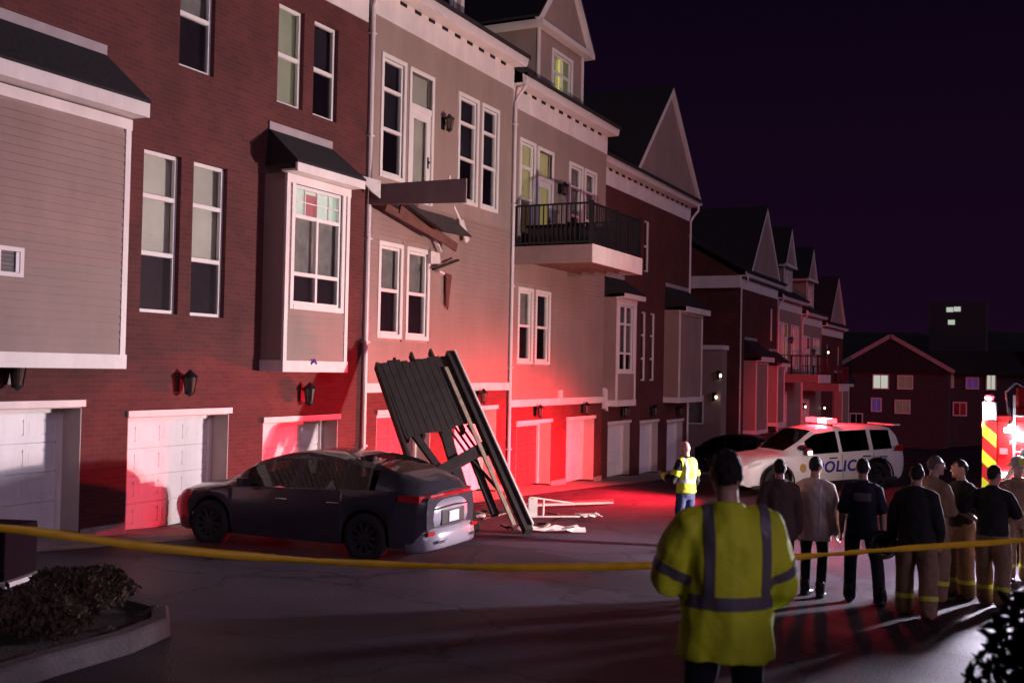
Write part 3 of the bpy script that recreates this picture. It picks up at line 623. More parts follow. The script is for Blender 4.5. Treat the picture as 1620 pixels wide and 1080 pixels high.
# ------------------------------------------------------------------ vehicles
M['rubber'] = mat('tyre_rubber', (.015,.014,.015), .8, var=.2, bump=.2, bscale=80)
M['alloy'] = mat('alloy_rim', (.06,.06,.065), .4, metal=.6, var=.1)
M['steelrim'] = mat('black_rim', (.03,.03,.032), .4, metal=.5, var=.1)
M['plastic'] = mat('black_plastic', (.016,.015,.017), .5, var=.15)
M['seat'] = mat('seat_fabric', (.02,.02,.022), .9, var=.2)
M['chrome'] = mat('chrome', (.7,.7,.72), .12, metal=1., var=.05)
M['redlens'] = mat('tail_lens', (.35,.01,.015), .15, var=.1, spec=.6)
M['clearlens'] = mat('clear_lens', (.6,.6,.62), .1, var=.05, spec=.7)
M['plate'] = mat('licence_plate', (.70,.70,.74), .25, var=.08, spec=.6)

def wheel(car, c, r, w, side, rim='alloy', spokes=5):
    "c centre, axle along local y; side -1/+1 is the outward direction"
    t = MB(); mtx = Matrix.Translation(c) @ Matrix.Rotation(-R(90)*side, 4, 'X')
    t.lathe([(r*.62,-w/2),(r*.93,-w/2),(r,-w*.36),(r,w*.36),(r*.95,w/2),(r*.66,w/2),(r*.62,w*.40),(r*.62,-w/2)], mtx, 28)
    ty = t.build('wheel', 'rubber', car, local=True, smooth=True)
    p = MB(); p.lathe([(r*.655,w*.46),(r*.60,w*.44),(r*.57,w*.1),(0,w*.08)], mtx, 24); p.lathe([(0,w*.45),(r*.12,w*.44),(r*.15,w*.30)], mtx, 12)
    for k in range(spokes):
        a = 2*math.pi*k/spokes; q0 = mtx @ Vector((r*.08*math.cos(a), r*.08*math.sin(a), w*.36)); q1 = mtx @ Vector((r*.62*math.cos(a), r*.62*math.sin(a), w*.40))
        p.bar(q0, q1, r*.13, .03, up=(0,1,0))
    rm = p.build('rim', rim, car, local=True, smooth=False); rm.parent = ty
    return ty

class CarBody:
    def __init__(s, L, zb, belt, top, half, arches, tum=.36, wins=(), n=90):
        s.L, s.tum, s.wins = L, tum, wins
        g = lambda pts, k=5: (lambda X: np.convolve(np.pad(np.interp(X,[p[0] for p in pts],[p[1] for p in pts]), k, mode='edge'), np.ones(2*k+1)/(2*k+1), 'valid'))(np.linspace(0,L,401))
        s.X = np.linspace(0,L,401); s.belt, s.top, s.half = g(belt,7), g(top,7), g(half,6); s.zb = zb; s.arches = arches
        xs = set(np.linspace(0.0, L, n)); 
        for a, c in wins: xs |= {a, c}
        for xc, zc, r in arches: xs |= {xc + r*math.cos(a) for a in np.linspace(0, math.pi, 13)}
        s.xs = sorted(x for x in xs if 0 <= x <= L)
    def sec(s, x):
        b, t, w = (float(np.interp(x, s.X, q)) for q in (s.belt, s.top, s.half)); zb = s.zb
        for e, lim in ((0,.25),(s.L,.25)):
            d = abs(x-e)
            if d < lim: zb = max(zb, s.zb + .16*(1-d/lim)**2)
        for xc, zc, r in s.arches:
            if abs(x-xc) < r: zb = max(zb, zc+math.sqrt(max(0,r*r-(x-xc)**2)))
        b = max(b, zb+.03); h = max(t-b, .03); g = min(1, h/.38)
        p = [(w-.05, zb), (w-.008, zb+.3*(b-zb)), (w, zb+.62*(b-zb)), (w-.02, zb+.86*(b-zb)), (w-.045, b)]
        yr = w-.055-s.tum*h*g - (1-g)*.30
        p += [(w-.065, b+.012), (yr, b+h*(.80 if g>.6 else .72)), (yr-.12, b+h*.955), (yr*.45, t-.004), (0, t)]
        return p
    def build(s, car, paint, gl='carglass'):
        gl = s.glass if hasattr(s,'glass') else gl
        mb = MB(); xs = s.xs; secs = [s.sec(x) for x in xs]; m = len(secs[0]); glass = []
        def side_glass(i): xm = (xs[i]+xs[i+1])/2; return any(a <= xm <= c for a, c in s.wins)
        for sg in (1,-1):
            k0 = len(mb.v)
            for x, sc in zip(xs, secs): mb.v += [(x, sg*y, z) for y, z in sc]
            for i in range(len(xs)-1):
                xm = (xs[i]+xs[i+1])/2
                for j in range(m-1):
                    if j == 5 and side_glass(i): continue
                    if j in (7,8) and any(a < xm < c for a, c in s.screens): continue
                    mb.f.append((k0+i*m+j, k0+(i+1)*m+j, k0+(i+1)*m+j+1, k0+i*m+j+1))
            for i in (0, len(xs)-1): mb.f.append(tuple(k0+i*m+j for j in range(m)) + ((len(mb.v),len(mb.v)+1) if False else ()))
        mb.mi = [0]*len(mb.f)
        # close the two ends between the halves
        e = MB()
        body = mb
        k = len(xs)*m
        for i in (0, len(xs)-1): body.f.append((i*m, i*m+m-1, k+i*m)); body.mi.append(0)
        b = body.build('body', paint, car, local=True)
        me = b.data; bm = bmesh.new(); bm.from_mesh(me); bmesh.ops.remove_doubles(bm, verts=bm.verts, dist=.004); bmesh.ops.recalc_face_normals(bm, faces=bm.faces); bm.to_mesh(me); bm.free()
        me.shade_smooth()
        for q in ('edge',): 
            md = b.modifiers.new('edge_split', 'EDGE_SPLIT'); md.split_angle = R(38)
        for sg in (1,-1):
            for a, c in s.wins:
                w = MB(); ii = [i for i in range(len(xs)) if a-1e-6 <= xs[i] <= c+1e-6]
                w.v = [(xs[i], sg*(secs[i][j][0]-.004), secs[i][j][1]) for i in ii for j in (5,6)]
                w.f = [(2*i,2*i+2,2*i+3,2*i+1) for i in range(len(ii)-1)]; w.mi=[0]*len(w.f); w.build('side_window', gl, car, local=True, smooth=True)
        for nm, (a, c) in zip(('rear_window','windscreen'), s.screens):
            w = MB(); ii = [i for i in range(len(xs)) if a-.06 <= xs[i] <= c+.06]; row = [(sg,j) for sg, js in ((1,(7,8,9)),(-1,(8,7))) for j in js]
            w.v = [(xs[i], sg*secs[i][j][0], secs[i][j][1]-.004) for i in ii for sg, j in row]; q = len(row)
            w.f = [(i*q+j,(i+1)*q+j,(i+1)*q+j+1,i*q+j+1) for i in range(len(ii)-1) for j in range(q-1)]; w.mi=[0]*len(w.f); w.build(nm, gl, car, local=True, smooth=True)
        # floor, wheel wells, seats
        f = MB(); f.box(.3, s.L-.3, -.75, .75, s.zb-.02, s.zb+.06)
        for xc, zc, r in s.arches: f.box(xc-r, xc+r, -.60, .60, s.zb, zc+r-.03); f.box(xc-r-.02, xc-r, -.85,.85,s.zb,zc+.05); f.box(xc+r, xc+r+.02, -.85,.85,s.zb,zc+.05)
        f.build('underbody', 'plastic', car, local=True)
        for x in s.seats:
            for y in (-.38,.38):
                f = MB(); f.box(x-.25,x+.27,y-.24,y+.24,.45,.68); m4 = Matrix.Translation((x-.24,y,.62)) @ Matrix.Rotation(R(-14),4,'Y'); f.box(-.08,.08,-.24,.24,0,.56,m4); f.box(-.05,.06,-.13,.13,.6,.78,m4); f.build('seat', 'seat', car, local=True, bevel=.03)
        return b

# --- grey crossover parked nose-in at the garages
L = 4.62; hd = R(92)
rear = Vector((13.88, 7.84)); car = empty('parked_car', (rear.x, rear.y, G(*rear)+.0), hd, 'grey crossover parked nose in to the garages beside the leaning deck', 'car')
M['shadepaint'] = mat('shaded_grey_paint', (.045,.040,.052), .22, metal=0.1, var=.08, spec=.5, coat=.5)  # shade of the car's unlit side put into this dark tone
M['litpaint'] = mat('lit_grey_paint', (.30,.28,.33), .25, metal=0., var=.06, coat=.5)  # same car paint made lighter, the light on its rear put into colour
cb = CarBody(L, .22, [(0,.93),(.4,1.03),(1.2,1.01),(2.4,.96),(3.5,.92),(4.3,.82),(4.62,.66)],
             [(0,1.0),(.12,1.13),(.38,1.23),(.9,1.40),(1.5,1.50),(2.1,1.52),(2.6,1.455),(3.0,1.33),(3.55,1.02),(3.8,.975),(4.3,.89),(4.52,.78),(4.62,.68)],
             [(0,.72),(.12,.84),(.4,.925),(1,.95),(3.4,.945),(4.1,.90),(4.4,.80),(4.62,.60)], [(.92,.35,.40),(3.72,.35,.40)], tum=.42, wins=[(.78,1.30),(1.38,2.10),(2.20,3.08)])
cb.screens = [(.50,1.30),(2.72,3.46)]; cb.seats = (1.5, 2.4); cb.build(car, 'shadepaint')
for x in (.92, 3.72):
    for sg in (1,-1): wheel(car, (x, sg*.82, .345), .345, .23, sg, 'alloy', 10)
p = MB(); p.tube([(.12,-.80,.93),(.02,-.62,.95),(-.02,-.3,.965),(-.03,0,.968),(-.02,.3,.965),(.02,.62,.95),(.12,.80,.93)], [(.035,.022)]*7, 8); p.build('tail_light_bar', 'redlens', car, local=True)
for sg in (1,-1):
    p = MB(); p.prism([(.03,sg*.58,.86),(.10,sg*.80,.88),(.38,sg*.925,.90),(.36,sg*.93,.99),(.08,sg*.82,.985),(.02,sg*.58,.97)], (-.012,0,.0)); p.build('tail_light', 'redlens', car, local=True)
    p = MB(); p.box(-.055,-.02, sg*.68-.10, sg*.68+.10, .42, .47); p.build('reflector', 'redlens', car, local=True)
    p = MB(); p.limb([(3.02,sg*.93,1.0),(3.02,sg*1.04,1.02)], [.03,.03], 8); p.box(2.93,3.05,sg*1.03-.09,sg*1.03+.09,.97,1.09); p.build('wing_mirror', 'shadepaint', car, local=True, bevel=.03)
    for x in (1.45, 2.35): p = MB(); p.box(x-.11,x+.11,sg*.945-.014,sg*.945+.014,.80,.825); p.build('door_handle', 'chrome', car, local=True, bevel=.008)
    p = MB(); p.prism([(4.42,sg*.40,.70),(4.30,sg*.74,.72),(4.05,sg*.88,.77),(4.06,sg*.89,.71),(4.33,sg*.75,.64),(4.48,sg*.40,.62)], (.02,0,.0)); p.build('headlight', 'clearlens', car, local=True)
p = MB(); p.tube([(.30,-.80,.30),(.03,-.72,.34),(-.05,-.4,.36),(-.06,0,.36),(-.05,.4,.36),(.03,.72,.34),(.30,.80,.30)], [(.16,.06)]*7, 10, ref=(0,0,1)); p.build('rear_bumper', 'litpaint', car, local=True, smooth=True)
mb = MB()
for i, z in enumerate((.50,.62,.78,.90)):
    for y in np.linspace(-.72,.72,13): mb.v.append((-.02-.022*math.sin(math.pi*i/3)+.10*(y/.72)**4+(.02 if i==3 else 0), y*(1-.04*i), z))
mb.f = [(i*13+j,i*13+j+1,i*13+j+14,i*13+j+13) for i in range(3) for j in range(12)]; mb.mi=[0]*len(mb.f); q = mb.build('tailgate', 'litpaint', car, local=True, smooth=True); md = q.modifiers.new('thickness','SOLIDIFY'); md.thickness=.02
p = MB(); p.box(-.047,.03,-.36,.36,.53,.75); p.build('plate_recess', 'plastic', car, local=True, bevel=.02)
p = MB(); p.box(-.060,-.049,-.155,.155,.56,.72); p.build('licence_plate', 'plate', car, local=True, bevel=.006)
p = MB(); p.tube([(-.04,-.5,.78),(-.055,0,.80),(-.04,.5,.78)], .014, 6); p.build('glint_strip', 'chrome', car, local=True)  # thin bright line added for the glint across the rear
p = MB(); p.box(-.112,-.098,-.58,.58,.30,.345); p.build('bumper_glint', 'chrome', car, local=True)  # strip added for the reflected light along the bumper

# --- white police vehicle
F = Vector((28.9, 6.9)); Rr = Vector((31.0, 4.66)); d = (F-Rr).normalized(); hd = math.atan2(d.y, d.x)
zr, zf = G(*Rr), G(*F); L = 4.92; xr, xf = .95, 3.975
org = Rr - d*xr; slope = (zf-zr)/(F-Rr).length
suv = empty('police_car', (org.x, org.y, zr-slope*xr), hd, 'white police patrol vehicle with red lights flashing on its roof', 'police car')
suv.rotation_euler = (0, -math.atan(slope), hd); WM[suv] = Matrix.Translation(suv.location) @ Matrix.Rotation(hd,4,'Z') @ Matrix.Rotation(-math.atan(slope),4,'Y')
M['whitepaint'] = mat('white_paint', (.80,.79,.80), .25, var=.03, spec=.5, coat=.5)
sb = CarBody(L, .30, [(0,1.02),(.4,1.10),(1.5,1.09),(3.2,1.06),(3.9,1.07),(4.5,1.01),(4.8,.84),(4.92,.7)],
             [(0,1.10),(.10,1.36),(.22,1.66),(.5,1.735),(1.2,1.775),(2.2,1.78),(2.75,1.72),(3.15,1.46),(3.65,1.14),(4.0,1.125),(4.5,1.06),(4.78,.90),(4.92,.74)],
             [(0,.80),(.1,.90),(.4,.975),(1,1.0),(4.0,1.0),(4.4,.95),(4.75,.82),(4.92,.62)], [(xr,.40,.47),(xf,.40,.47)], tum=.26, wins=[(.42,1.02),(1.14,1.98),(2.08,3.06)])
sb.screens = [(.10,.24),(2.76,3.56)]; sb.seats = (1.6, 2.5); M['tintglass'] = glass_mat('tinted_glass', (.10,.07,.08), .10, .04); sb.glass = 'tintglass'; sb.build(suv, 'whitepaint')
for x in (xr, xf):
    for sg in (1,-1):
        wheel(suv, (x, sg*.86, .39), .39, .25, sg, 'steelrim', 5)
        p = MB(); p.tube([(x+.49*math.cos(a), sg*.992, .40+.49*math.sin(a)) for a in np.linspace(-.1, math.pi+.1, 15)], .022, 6); p.build('arch_trim', 'plastic', suv, local=True)
p = MB(); p.box(-.10,.12,-.60,.60,1.685,1.725); p.build('roof_spoiler', 'whitepaint', suv, local=True, bevel=.012)
p = MB(); p.box(.35,4.7,-.995,-.955,.28,.36); p.build('sill_cladding', 'plastic', suv, local=True); p = MB(); p.box(.35,4.7,.955,.995,.28,.36); p.build('sill_cladding', 'plastic', suv, local=True)
for sg in (1,-1):
    p = MB(); p.prism([(-.02,sg*.66,1.0),(.06,sg*.90,1.02),(.42,sg*.985,1.05),(.34,sg*.985,1.19),(.05,sg*.90,1.20),(-.02,sg*.68,1.18)], (-.012,0,0)); p.build('tail_light', 'redlens', suv, local=True)
    p = MB(); p.prism([(4.86,sg*.42,.86),(4.70,sg*.80,.90),(4.40,sg*.94,.97),(4.40,sg*.95,.90),(4.72,sg*.82,.80),(4.88,sg*.42,.77)], (.03,0,0)); p.build('headlight', 'clearlens', suv, local=True)
    p = MB(); p.limb([(3.14,sg*.97,1.12),(3.14,sg*1.08,1.14)], [.03,.03], 8); p.box(3.06,3.2,sg*1.10-.10,sg*1.10+.10,1.08,1.26); p.build('wing_mirror', 'plastic', suv, local=True, bevel=.03)
    for x in (1.28, 2.30): p = MB(); p.box(x-.12,x+.12,sg*1.0-.012,sg*1.0+.016,.94,.975); p.build('door_handle', 'plastic', suv, local=True, bevel=.008)
    for x in (1.06, 2.03): p = MB(); p.box(x-.004,x+.004,sg*1.0-.008,sg*1.0+.002,.42,1.04); p.build('door_seam', 'plastic', suv, local=True)
p = MB(); p.box(4.83,4.95,-.78,.78,.36,.60); p.build('front_bumper', 'whitepaint', suv, local=True, bevel=.05)
p = MB(); p.box(4.87,4.915,-.5,.5,.64,.86); p.build('grille', 'plastic', suv, local=True)
p = MB(); p.tube([(4.96,-.42,.40),(4.99,-.42,.90),(4.95,-.40,.95),(4.95,.40,.95),(4.99,.42,.90),(4.96,.42,.40)], .03, 8); p.box(4.95,4.98,-.42,.42,.55,.60); p.build('push_bumper', 'metal', suv, local=True)
p = MB(); p.tube([(3.05,.86,1.20),(3.18,1.0,1.28)], .018, 6); p.limb([(3.16,.99,1.28),(3.26,1.0,1.28)], [.07,.075], 12); p.build('spotlight', 'metal', suv, local=True)
def emitter(car, nm, x0,x1,y0,y1,z0,z1, m): p = MB(); p.box(x0,x1,y0,y1,z0,z1); return p.build(nm, m, car, local=True, bevel=.01)
M['hotred'] = mat('lit_red_lens', (.5,.05,.05), .3, var=0, emit=(1,.03,.04), estr=9)
M['hotpink'] = mat('burning_red_lens', (.6,.3,.3), .3, var=0, emit=(1,.30,.28), estr=22)
M['offlens'] = mat('unlit_lens', (.10,.02,.03), .2, var=.1)
p = MB(); p.box(1.90,2.10,-.62,.62,1.80,1.825); p.box(1.95,2.05,-.5,-.4,1.76,1.80); p.box(1.95,2.05,.4,.5,1.76,1.80); lb = p.build('light_bar', 'plastic', suv, local=True)
for i in range(6):
    y = -.60+i*.2; q = emitter(suv, 'light_module', 1.89, 2.11, y+.008, y+.192, 1.825, 1.955, 'hotpink' if i in (3,4) else 'hotred'); q.parent = lb
emitter(suv, 'grille_light', 4.925, 4.965, -.40, -.18, .72, .83, 'hotpink'); emitter(suv, 'grille_light', 4.925, 4.965, .18, .40, .72, .83, 'hotpink')
emitter(suv, 'mirror_light', 3.20, 3.23, -1.17, -1.03, 1.08, 1.16, 'hotpink'); emitter(suv, 'mirror_light', 3.07, 3.19, 1.20, 1.225, 1.10, 1.20, 'hotpink')
def text_mesh(txt, size, ext, bold=.012, shear=0.):
    c = bpy.data.curves.new('lettering', 'FONT'); c.body = txt; c.size = size; c.extrude = ext; c.offset = bold; c.align_x = 'CENTER'; c.shear = shear; c.space_character = 1.12
    o = bpy.data.objects.new('lettering', c); COL.objects.link(o); dg = bpy.context.evaluated_depsgraph_get(); me = bpy.data.meshes.new_from_object(o.evaluated_get(dg)); bpy.data.objects.remove(o); return me
M['blue'] = mat('blue_vinyl', (.025,.02,.34), .35, var=.05); M['gold'] = mat('gold_vinyl', (.45,.33,.10), .35, var=.05)
def decal(par, txt, size, mtx, m, nm='lettering', shear=.18, bold=.012):
    me = text_mesh(txt, size, .003, bold, shear); me.transform(mtx); me.materials.clear(); me.materials.append(M[m]); o = bpy.data.objects.new(nm, me); COL.objects.link(o); o.parent = par; return o
for sg in (1,-1):
    xa = Vector((-sg,0,0)); ya = Vector((0,-.02*sg,1)).normalized(); za = xa.cross(ya); 
    mt = Matrix(((xa.x,ya.x,za.x,2.12),(xa.y,ya.y,za.y,sg*1.004),(xa.z,ya.z,za.z,.60),(0,0,0,1)))
    decal(suv, 'POLICE', .40, mt, 'blue')
    p = MB(); p.ball((3.22,sg*.999,.74),(.10,.006,.12),16,8); p.build('door_badge', 'gold', suv, local=True)
    p = MB(); p.box(.62,.86,sg*.985-.008,sg*.985+.012,.90,.93); p.box(.66,.82,sg*.985-.008,sg*.985+.012,.84,.87); p.build('rear_marking', 'blue', suv, local=True)

# --- dark car between the two rows
dc = empty('parked_car', (47.5, 13.9, G(47.5,13.9)), R(-97), 'black car parked in the gap between the two brick rows', 'car')
M['blackpaint'] = mat('black_paint', (.012,.011,.014), .3, metal=.2, var=.1, coat=.4)
db = CarBody(4.7, .24, [(0,.96),(.5,1.0),(3.4,.95),(4.4,.78),(4.7,.6)], [(0,.98),(.2,1.12),(.8,1.45),(1.4,1.62),(2.4,1.62),(3.0,1.42),(3.5,1.06),(4.3,.86),(4.7,.64)],
             [(0,.74),(.3,.92),(1,.95),(3.8,.94),(4.4,.8),(4.7,.56)], [(.92,.35,.4),(3.75,.35,.4)], wins=[(.8,1.4),(1.5,2.2),(2.3,3.1)], n=50)
db.screens = [(.40,1.05),(2.75,3.46)]; db.seats = (); db.build(dc, 'blackpaint')
for x in (.92,3.75):
    for sg in (1,-1): wheel(dc, (x,sg*.82,.345), .345, .23, sg)

# --- fire engine at the right edge, seen from its back corner
te = empty('fire_engine', (20.0, -.26, G(20.5,0)-.1), R(-4), 'red fire engine with striped rear corner and a white strobe', 'fire engine')
M['scenelens'] = mat('scene_light_lens', (.9,.9,.95), .2, var=0, emit=(.86,.86,1.0), estr=4)
M['strobe'] = mat('white_strobe_lens', (.9,.9,.95), .2, var=0, emit=(.86,.93,1.0), estr=60)
M['red'] = mat('red_paint', (.42,.012,.014), .3, var=.06, coat=.5); M['yellow'] = mat('yellow_reflective', (.72,.70,.04), .4, var=.05)
M['hivred'] = mat('red_reflective', (.50,.02,.02), .4, var=.05); M['alum'] = mat('tread_plate', (.5,.5,.52), .35, metal=.8, var=.15, bump=.5, bscale=30)
p = MB(); p.box(.10,7.6,-1.22,1.22,.55,2.55); p.build('body', 'red', te, local=True, bevel=.03)
p = MB(); p.box(5.4,7.9,-1.2,1.2,2.55,3.0); p.build('cab', 'red', te, local=True, bevel=.06)
p = MB(); p.box(-.45,.12,-1.2,1.2,.48,.60); p.build('tailboard', 'alum', te, local=True, bevel=.01)
for sg in (1,-1):                       # striped corner posts
    y0, y1 = (1.0,1.22) if sg > 0 else (-1.22,-1.0)
    p = MB(); p.box(.02,.10,y0,y1,.60,2.45); post = p.build('corner_post', 'hivred', te, local=True)
    for k in range(4):
        z = .62+k*.46; a = MB(); a.prism([(.014,y0,z),(.014,y1,z+.20*1),(.014,y1,z+.42),(.014,y0,z+.22)], (.006,0,0)); q = a.build('chevron', 'yellow', te, local=True); q.parent = post
    p = MB(); p.box(.0,.12,y0-.0,y1,2.46,2.78); p.build('beacon_housing', 'alum', te, local=True, bevel=.02)
    p = MB(); p.ball(( .05,(y0+y1)/2,2.86),(.09,.09,.08)); p.build('beacon', 'hotred' if sg < 0 else 'offlens', te, local=True, smooth=True)
p = MB(); p.box(.04,.10,-.98,.98,.60,1.30); lowp = p.build('rear_panel', 'hivred', te, local=True)
for sg in (1,-1):
    for k in range(4):
        y = sg*(.16+k*.23); a = MB(); a.prism([(.034,y-sg*.06,.63),(.034,y+sg*.06,.63),(.034,y+sg*.06-sg*.26,1.27),(.034,y-sg*.06-sg*.26,1.27)] , (.004,0,0)); q = a.build('chevron', 'yellow', te, local=True); q.parent = lowp
p = MB(); p.box(.06,.10,-.98,.98,1.32,2.45); p.build('hose_bed_door', 'red', te, local=True)
for i in range(7): p = MB(); p.box(.045,.06,-.9,.62,1.42+i*.14,1.44+i*.14); p.build('shutter_rib', 'alum', te, local=True)
for y, z, k in ((.74,2.10,'hotred'),(.86,1.55,'strobe'),(-.60,2.3,'hotred')): p = MB(); p.box(.0,.05,y-.06,y+.06,z-.04,z+.04); p.build('marker_light', k, te, local=True, bevel=.01)
p = MB(); [p.bar((.0,y,.62),(-.02,y,2.9),.035,.05) for y in (.30,.72)]; [p.bar((-.01,.30,.75+i*.3),(-.01,.72,.75+i*.3),.03,.03) for i in range(7)]; p.build('ladder', 'alum', te, local=True)
p = MB(); p.bar((-.03,.92,1.35),(-.03,.35,2.30),.06,.08); p.build('grab_brace', 'chrome', te, local=True)
p = MB(); p.tube([(.05,.8,2.55),(.05,.85,2.95),(.05,.70,3.12),(.05,.58,3.05)], .03, 8); p.build('monitor_pipe', 'chrome', te, local=True)
for x in (1.6, 6.0):
    for sg in (1,-1): wheel(te, (x, sg*1.05, .52), .52, .32, sg, 'alum', 6)
p = MB(); p.box(-.03,.0,1.02,1.20,2.50,2.70); p.build('strobe_light', 'strobe', te, local=True, bevel=.01)
p = MB(); p.box(-.02,.01,.82,.94,1.9,2.0); p.build('tail_light', 'hotred', te, local=True)
lit = WM[te] @ Vector((-.16, 1.14, 2.60))
lamp('fire_engine_strobe', 'SPOT', lit, 6300, (1.0,.76,.71), shadow_soft_size=.10, spot_size=R(178), spot_blend=1.0)
aim(bpy.data.objects['fire_engine_strobe'], (.05,1,.32))
p = MB(); p.box(-.34,-.22,.70,.84,2.28,2.36); p.build('added_light', 'strobe', te, local=True, bevel=.01); p = MB(); p.tube([(.05,.77,2.42),(-.15,.77,2.46),(-.28,.77,2.40)], .02, 6); p.build('added_light_arm', 'chrome', te, local=True)  # lamp and arm added only to brighten the engine's rear
lamp('fire_engine_added_light', 'POINT', WM[te] @ Vector((-.36,.70,2.20)), 34, (.90,.92,1.0), shadow_soft_size=.06)  # point light added to lift the rear panel
p = MB(); p.box(-.05,.0,-.80,.50,2.52,2.68); p.build('scene_light', 'scenelens', te, local=True, bevel=.01)
q = lamp('fire_engine_scene_light', 'AREA', WM[te] @ Vector((-.10,-.15,2.60)), 1700, (.88,.80,1.0), shape='RECTANGLE', size=1.3, size_y=.16); q.rotation_euler = Vector((-1,.25,-.30)).to_track_quat('-Z','Z').to_euler()
sm = WM[suv]
for y in (-.28,.28):
    q = lamp('grille_lamp', 'SPOT', sm @ Vector((5.06,y,.77)), 13000, (1,.014,.030), spot_size=R(150), spot_blend=1., shadow_soft_size=.06); aim(q, Vector((25.6,13,-3.0))-q.location); q.scale = (1,.29,1)
lamp('light_bar_lamp', 'POINT', sm @ Vector((2.0,.35,2.06)), 330, (1,.02,.035), shadow_soft_size=.15)
lamp('front_bar_lamp', 'POINT', sm @ Vector((2.22,.25,2.0)), 130, (1,.02,.035), shadow_soft_size=.1)
q = lamp('rear_bar_lamp', 'SPOT', sm @ Vector((1.8,.2,1.99)), 26000, (1,.03,.05), spot_size=R(27), spot_blend=1., shadow_soft_size=.12); aim(q, Vector((88,13.5,-2.5))-q.location)

# ------------------------------------------------------------------ the leaning deck and what fell with it
T = Vector((19.157,10.89,.259)); Ld = Vector((-.3562,-.5835,-.7298)); Sd = Vector((-.7713,.6245,-.1228)); Nd = Vector((-.5274,-.5191,.6725))
def D(s, l, n=0.): return T + Sd*s + Ld*l + Nd*n
dk = empty('collapsed_deck', tuple(D(0,4.3)), 0, 'dark wooden deck torn off the house and leaning on one end', 'deck')
s0 = -.02; k = 0
while s0 < 1.56:                                       # boards run down the slope
    w = min(.14, 1.58-s0); p = MB(); e = random.uniform(-.05,.05); p.bar(D(s0+w/2,.02+e,.0+random.uniform(-.006,.006)), D(s0+w/2,1.76+.10*s0+random.uniform(-.03,.03),0), w-.012, .03, up=Nd); p.build('deck_board', 'wood', dk); s0 += .14
for s_, l0 in ((1.50,.02),(1.19,-.12),(.80,-.22),(.37,-.25)): p = MB(); p.bar(D(s_,l0,-.10), D(s_,1.9,-.10), .05, .17, up=Nd); p.build('joist', 'wood', dk)
def member(nm, a, b, w, h, m='wood'): p = MB(); p.bar(a, b, w, h, up=Nd); return p.build(nm, m, dk)
member('long_post', D(.04,-.05,.02), D(.0,4.38,.02), .15, .16)
member('fascia_edge', D(-.055,-.02,.05), D(-.095,4.3,.05), .035, .20, 'debris')
member('side_plank', D(.24,.34,.035), D(.215,4.20,.035), .075, .05, 'paleedge')
member('rim_joist', D(1.60,.0,-.06), D(1.66,2.7,-.06), .05, .20)
member('brace', D(1.40,1.7,-.05), D(1.10,2.84,-.05), .13, .08)
member('post', D(.72,1.66,-.08), D(.94,4.1,-.08), .20, .10)
member('cross_beam', D(1.22,2.80,-.02), D(.10,2.36,-.02), .22, .09)
member('post', D(.40,2.55,-.10), D(.42,3.84,-.10), .13, .09)
member('diagonal_brace', D(.46,2.6,-.04), D(.14,3.5,-.04), .04, .05)
for i in range(4): member('baluster', D(.62-.13*i,1.72,-.12), D(.44-.12*i,2.5,-.12), .035, .035)

led = empty('torn_ledger', (19.2,12.8,3.4), 0, 'loose beam and broken boards still hanging from the wall of the damaged house', 'broken beam')
p = MB(); p.prism([(19.02,12.97,3.86),(19.25,10.68,3.90),(19.25,10.68,3.40),(19.02,12.97,3.44)], (.05,.005,0)); p.build('side_beam', 'soffit', led)
p = MB(); p.bar((19.2,12.6,3.40),(21.3,12.3,2.90),.16,.05,up=(0,1,.2)); p.build('hanging_board', 'redwood', led)
p = MB(); p.bar((19.6,12.5,3.42),(22.2,12.55,2.86),.20,.05,up=(0,1,.1)); p.build('hanging_board', 'redwood', led)
p = MB(); p.prism([(19.5,12.2,3.45),(20.9,11.9,3.35),(21.55,11.75,3.0),(20.9,12.1,3.05)], (.05,.15,.02)); p.build('hanging_sheet', 'wood', led)
p = MB(); p.bar((20.55,11.7,3.56),(21.05,11.8,3.30),.05,.03,up=(0,1,.2)); p.build('flashing_strip', 'debris', led)
p = MB(); p.bar((22.95,12.85,3.62),(23.2,12.8,3.12),.03,.20,up=(1,0,.3)); p.build('loose_trim', 'debris', led)
p = MB(); p.prism([(18.55,12.9,4.0),(19.0,12.6,3.92),(19.0,12.6,3.55),(18.8,12.7,3.68)], (0,.03,0)); p.build('bent_flashing', 'debris', led)
hole = empty('torn_siding_scrap', (22.1,12.95,2.3), 0, 'scrap of torn siding and white trim hanging on the wall right of the windows', 'debris')
p = MB(); p.prism([(21.6,12.93,2.72),(22.0,12.93,2.70),(22.05,12.93,2.46),(21.6,12.93,2.42)], (0,-.05,.01)); p.build('trim_scrap', 'debris', hole)
p = MB(); p.bar((21.75,12.86,2.98),(21.98,12.86,2.74),.05,.10,up=(0,1,0)); p.build('trim_scrap', 'debris', hole)
p = MB(); p.bar((21.65,12.84,2.30),(22.7,12.78,2.62),.05,.09,up=(0,1,0)); p.build('splinter', 'wood', hole)
p = MB(); p.bar((21.95,12.90,2.28),(22.2,12.9,2.24),.05,.12,up=(0,1,0)); p.build('trim_scrap', 'debris', hole)
p = MB(); p.prism([(22.35,12.92,2.28),(22.62,12.92,2.24),(22.48,12.92,1.40),(22.38,12.92,1.52)], (0,-.03,0)); p.build('hanging_strip', 'redwood', hole)

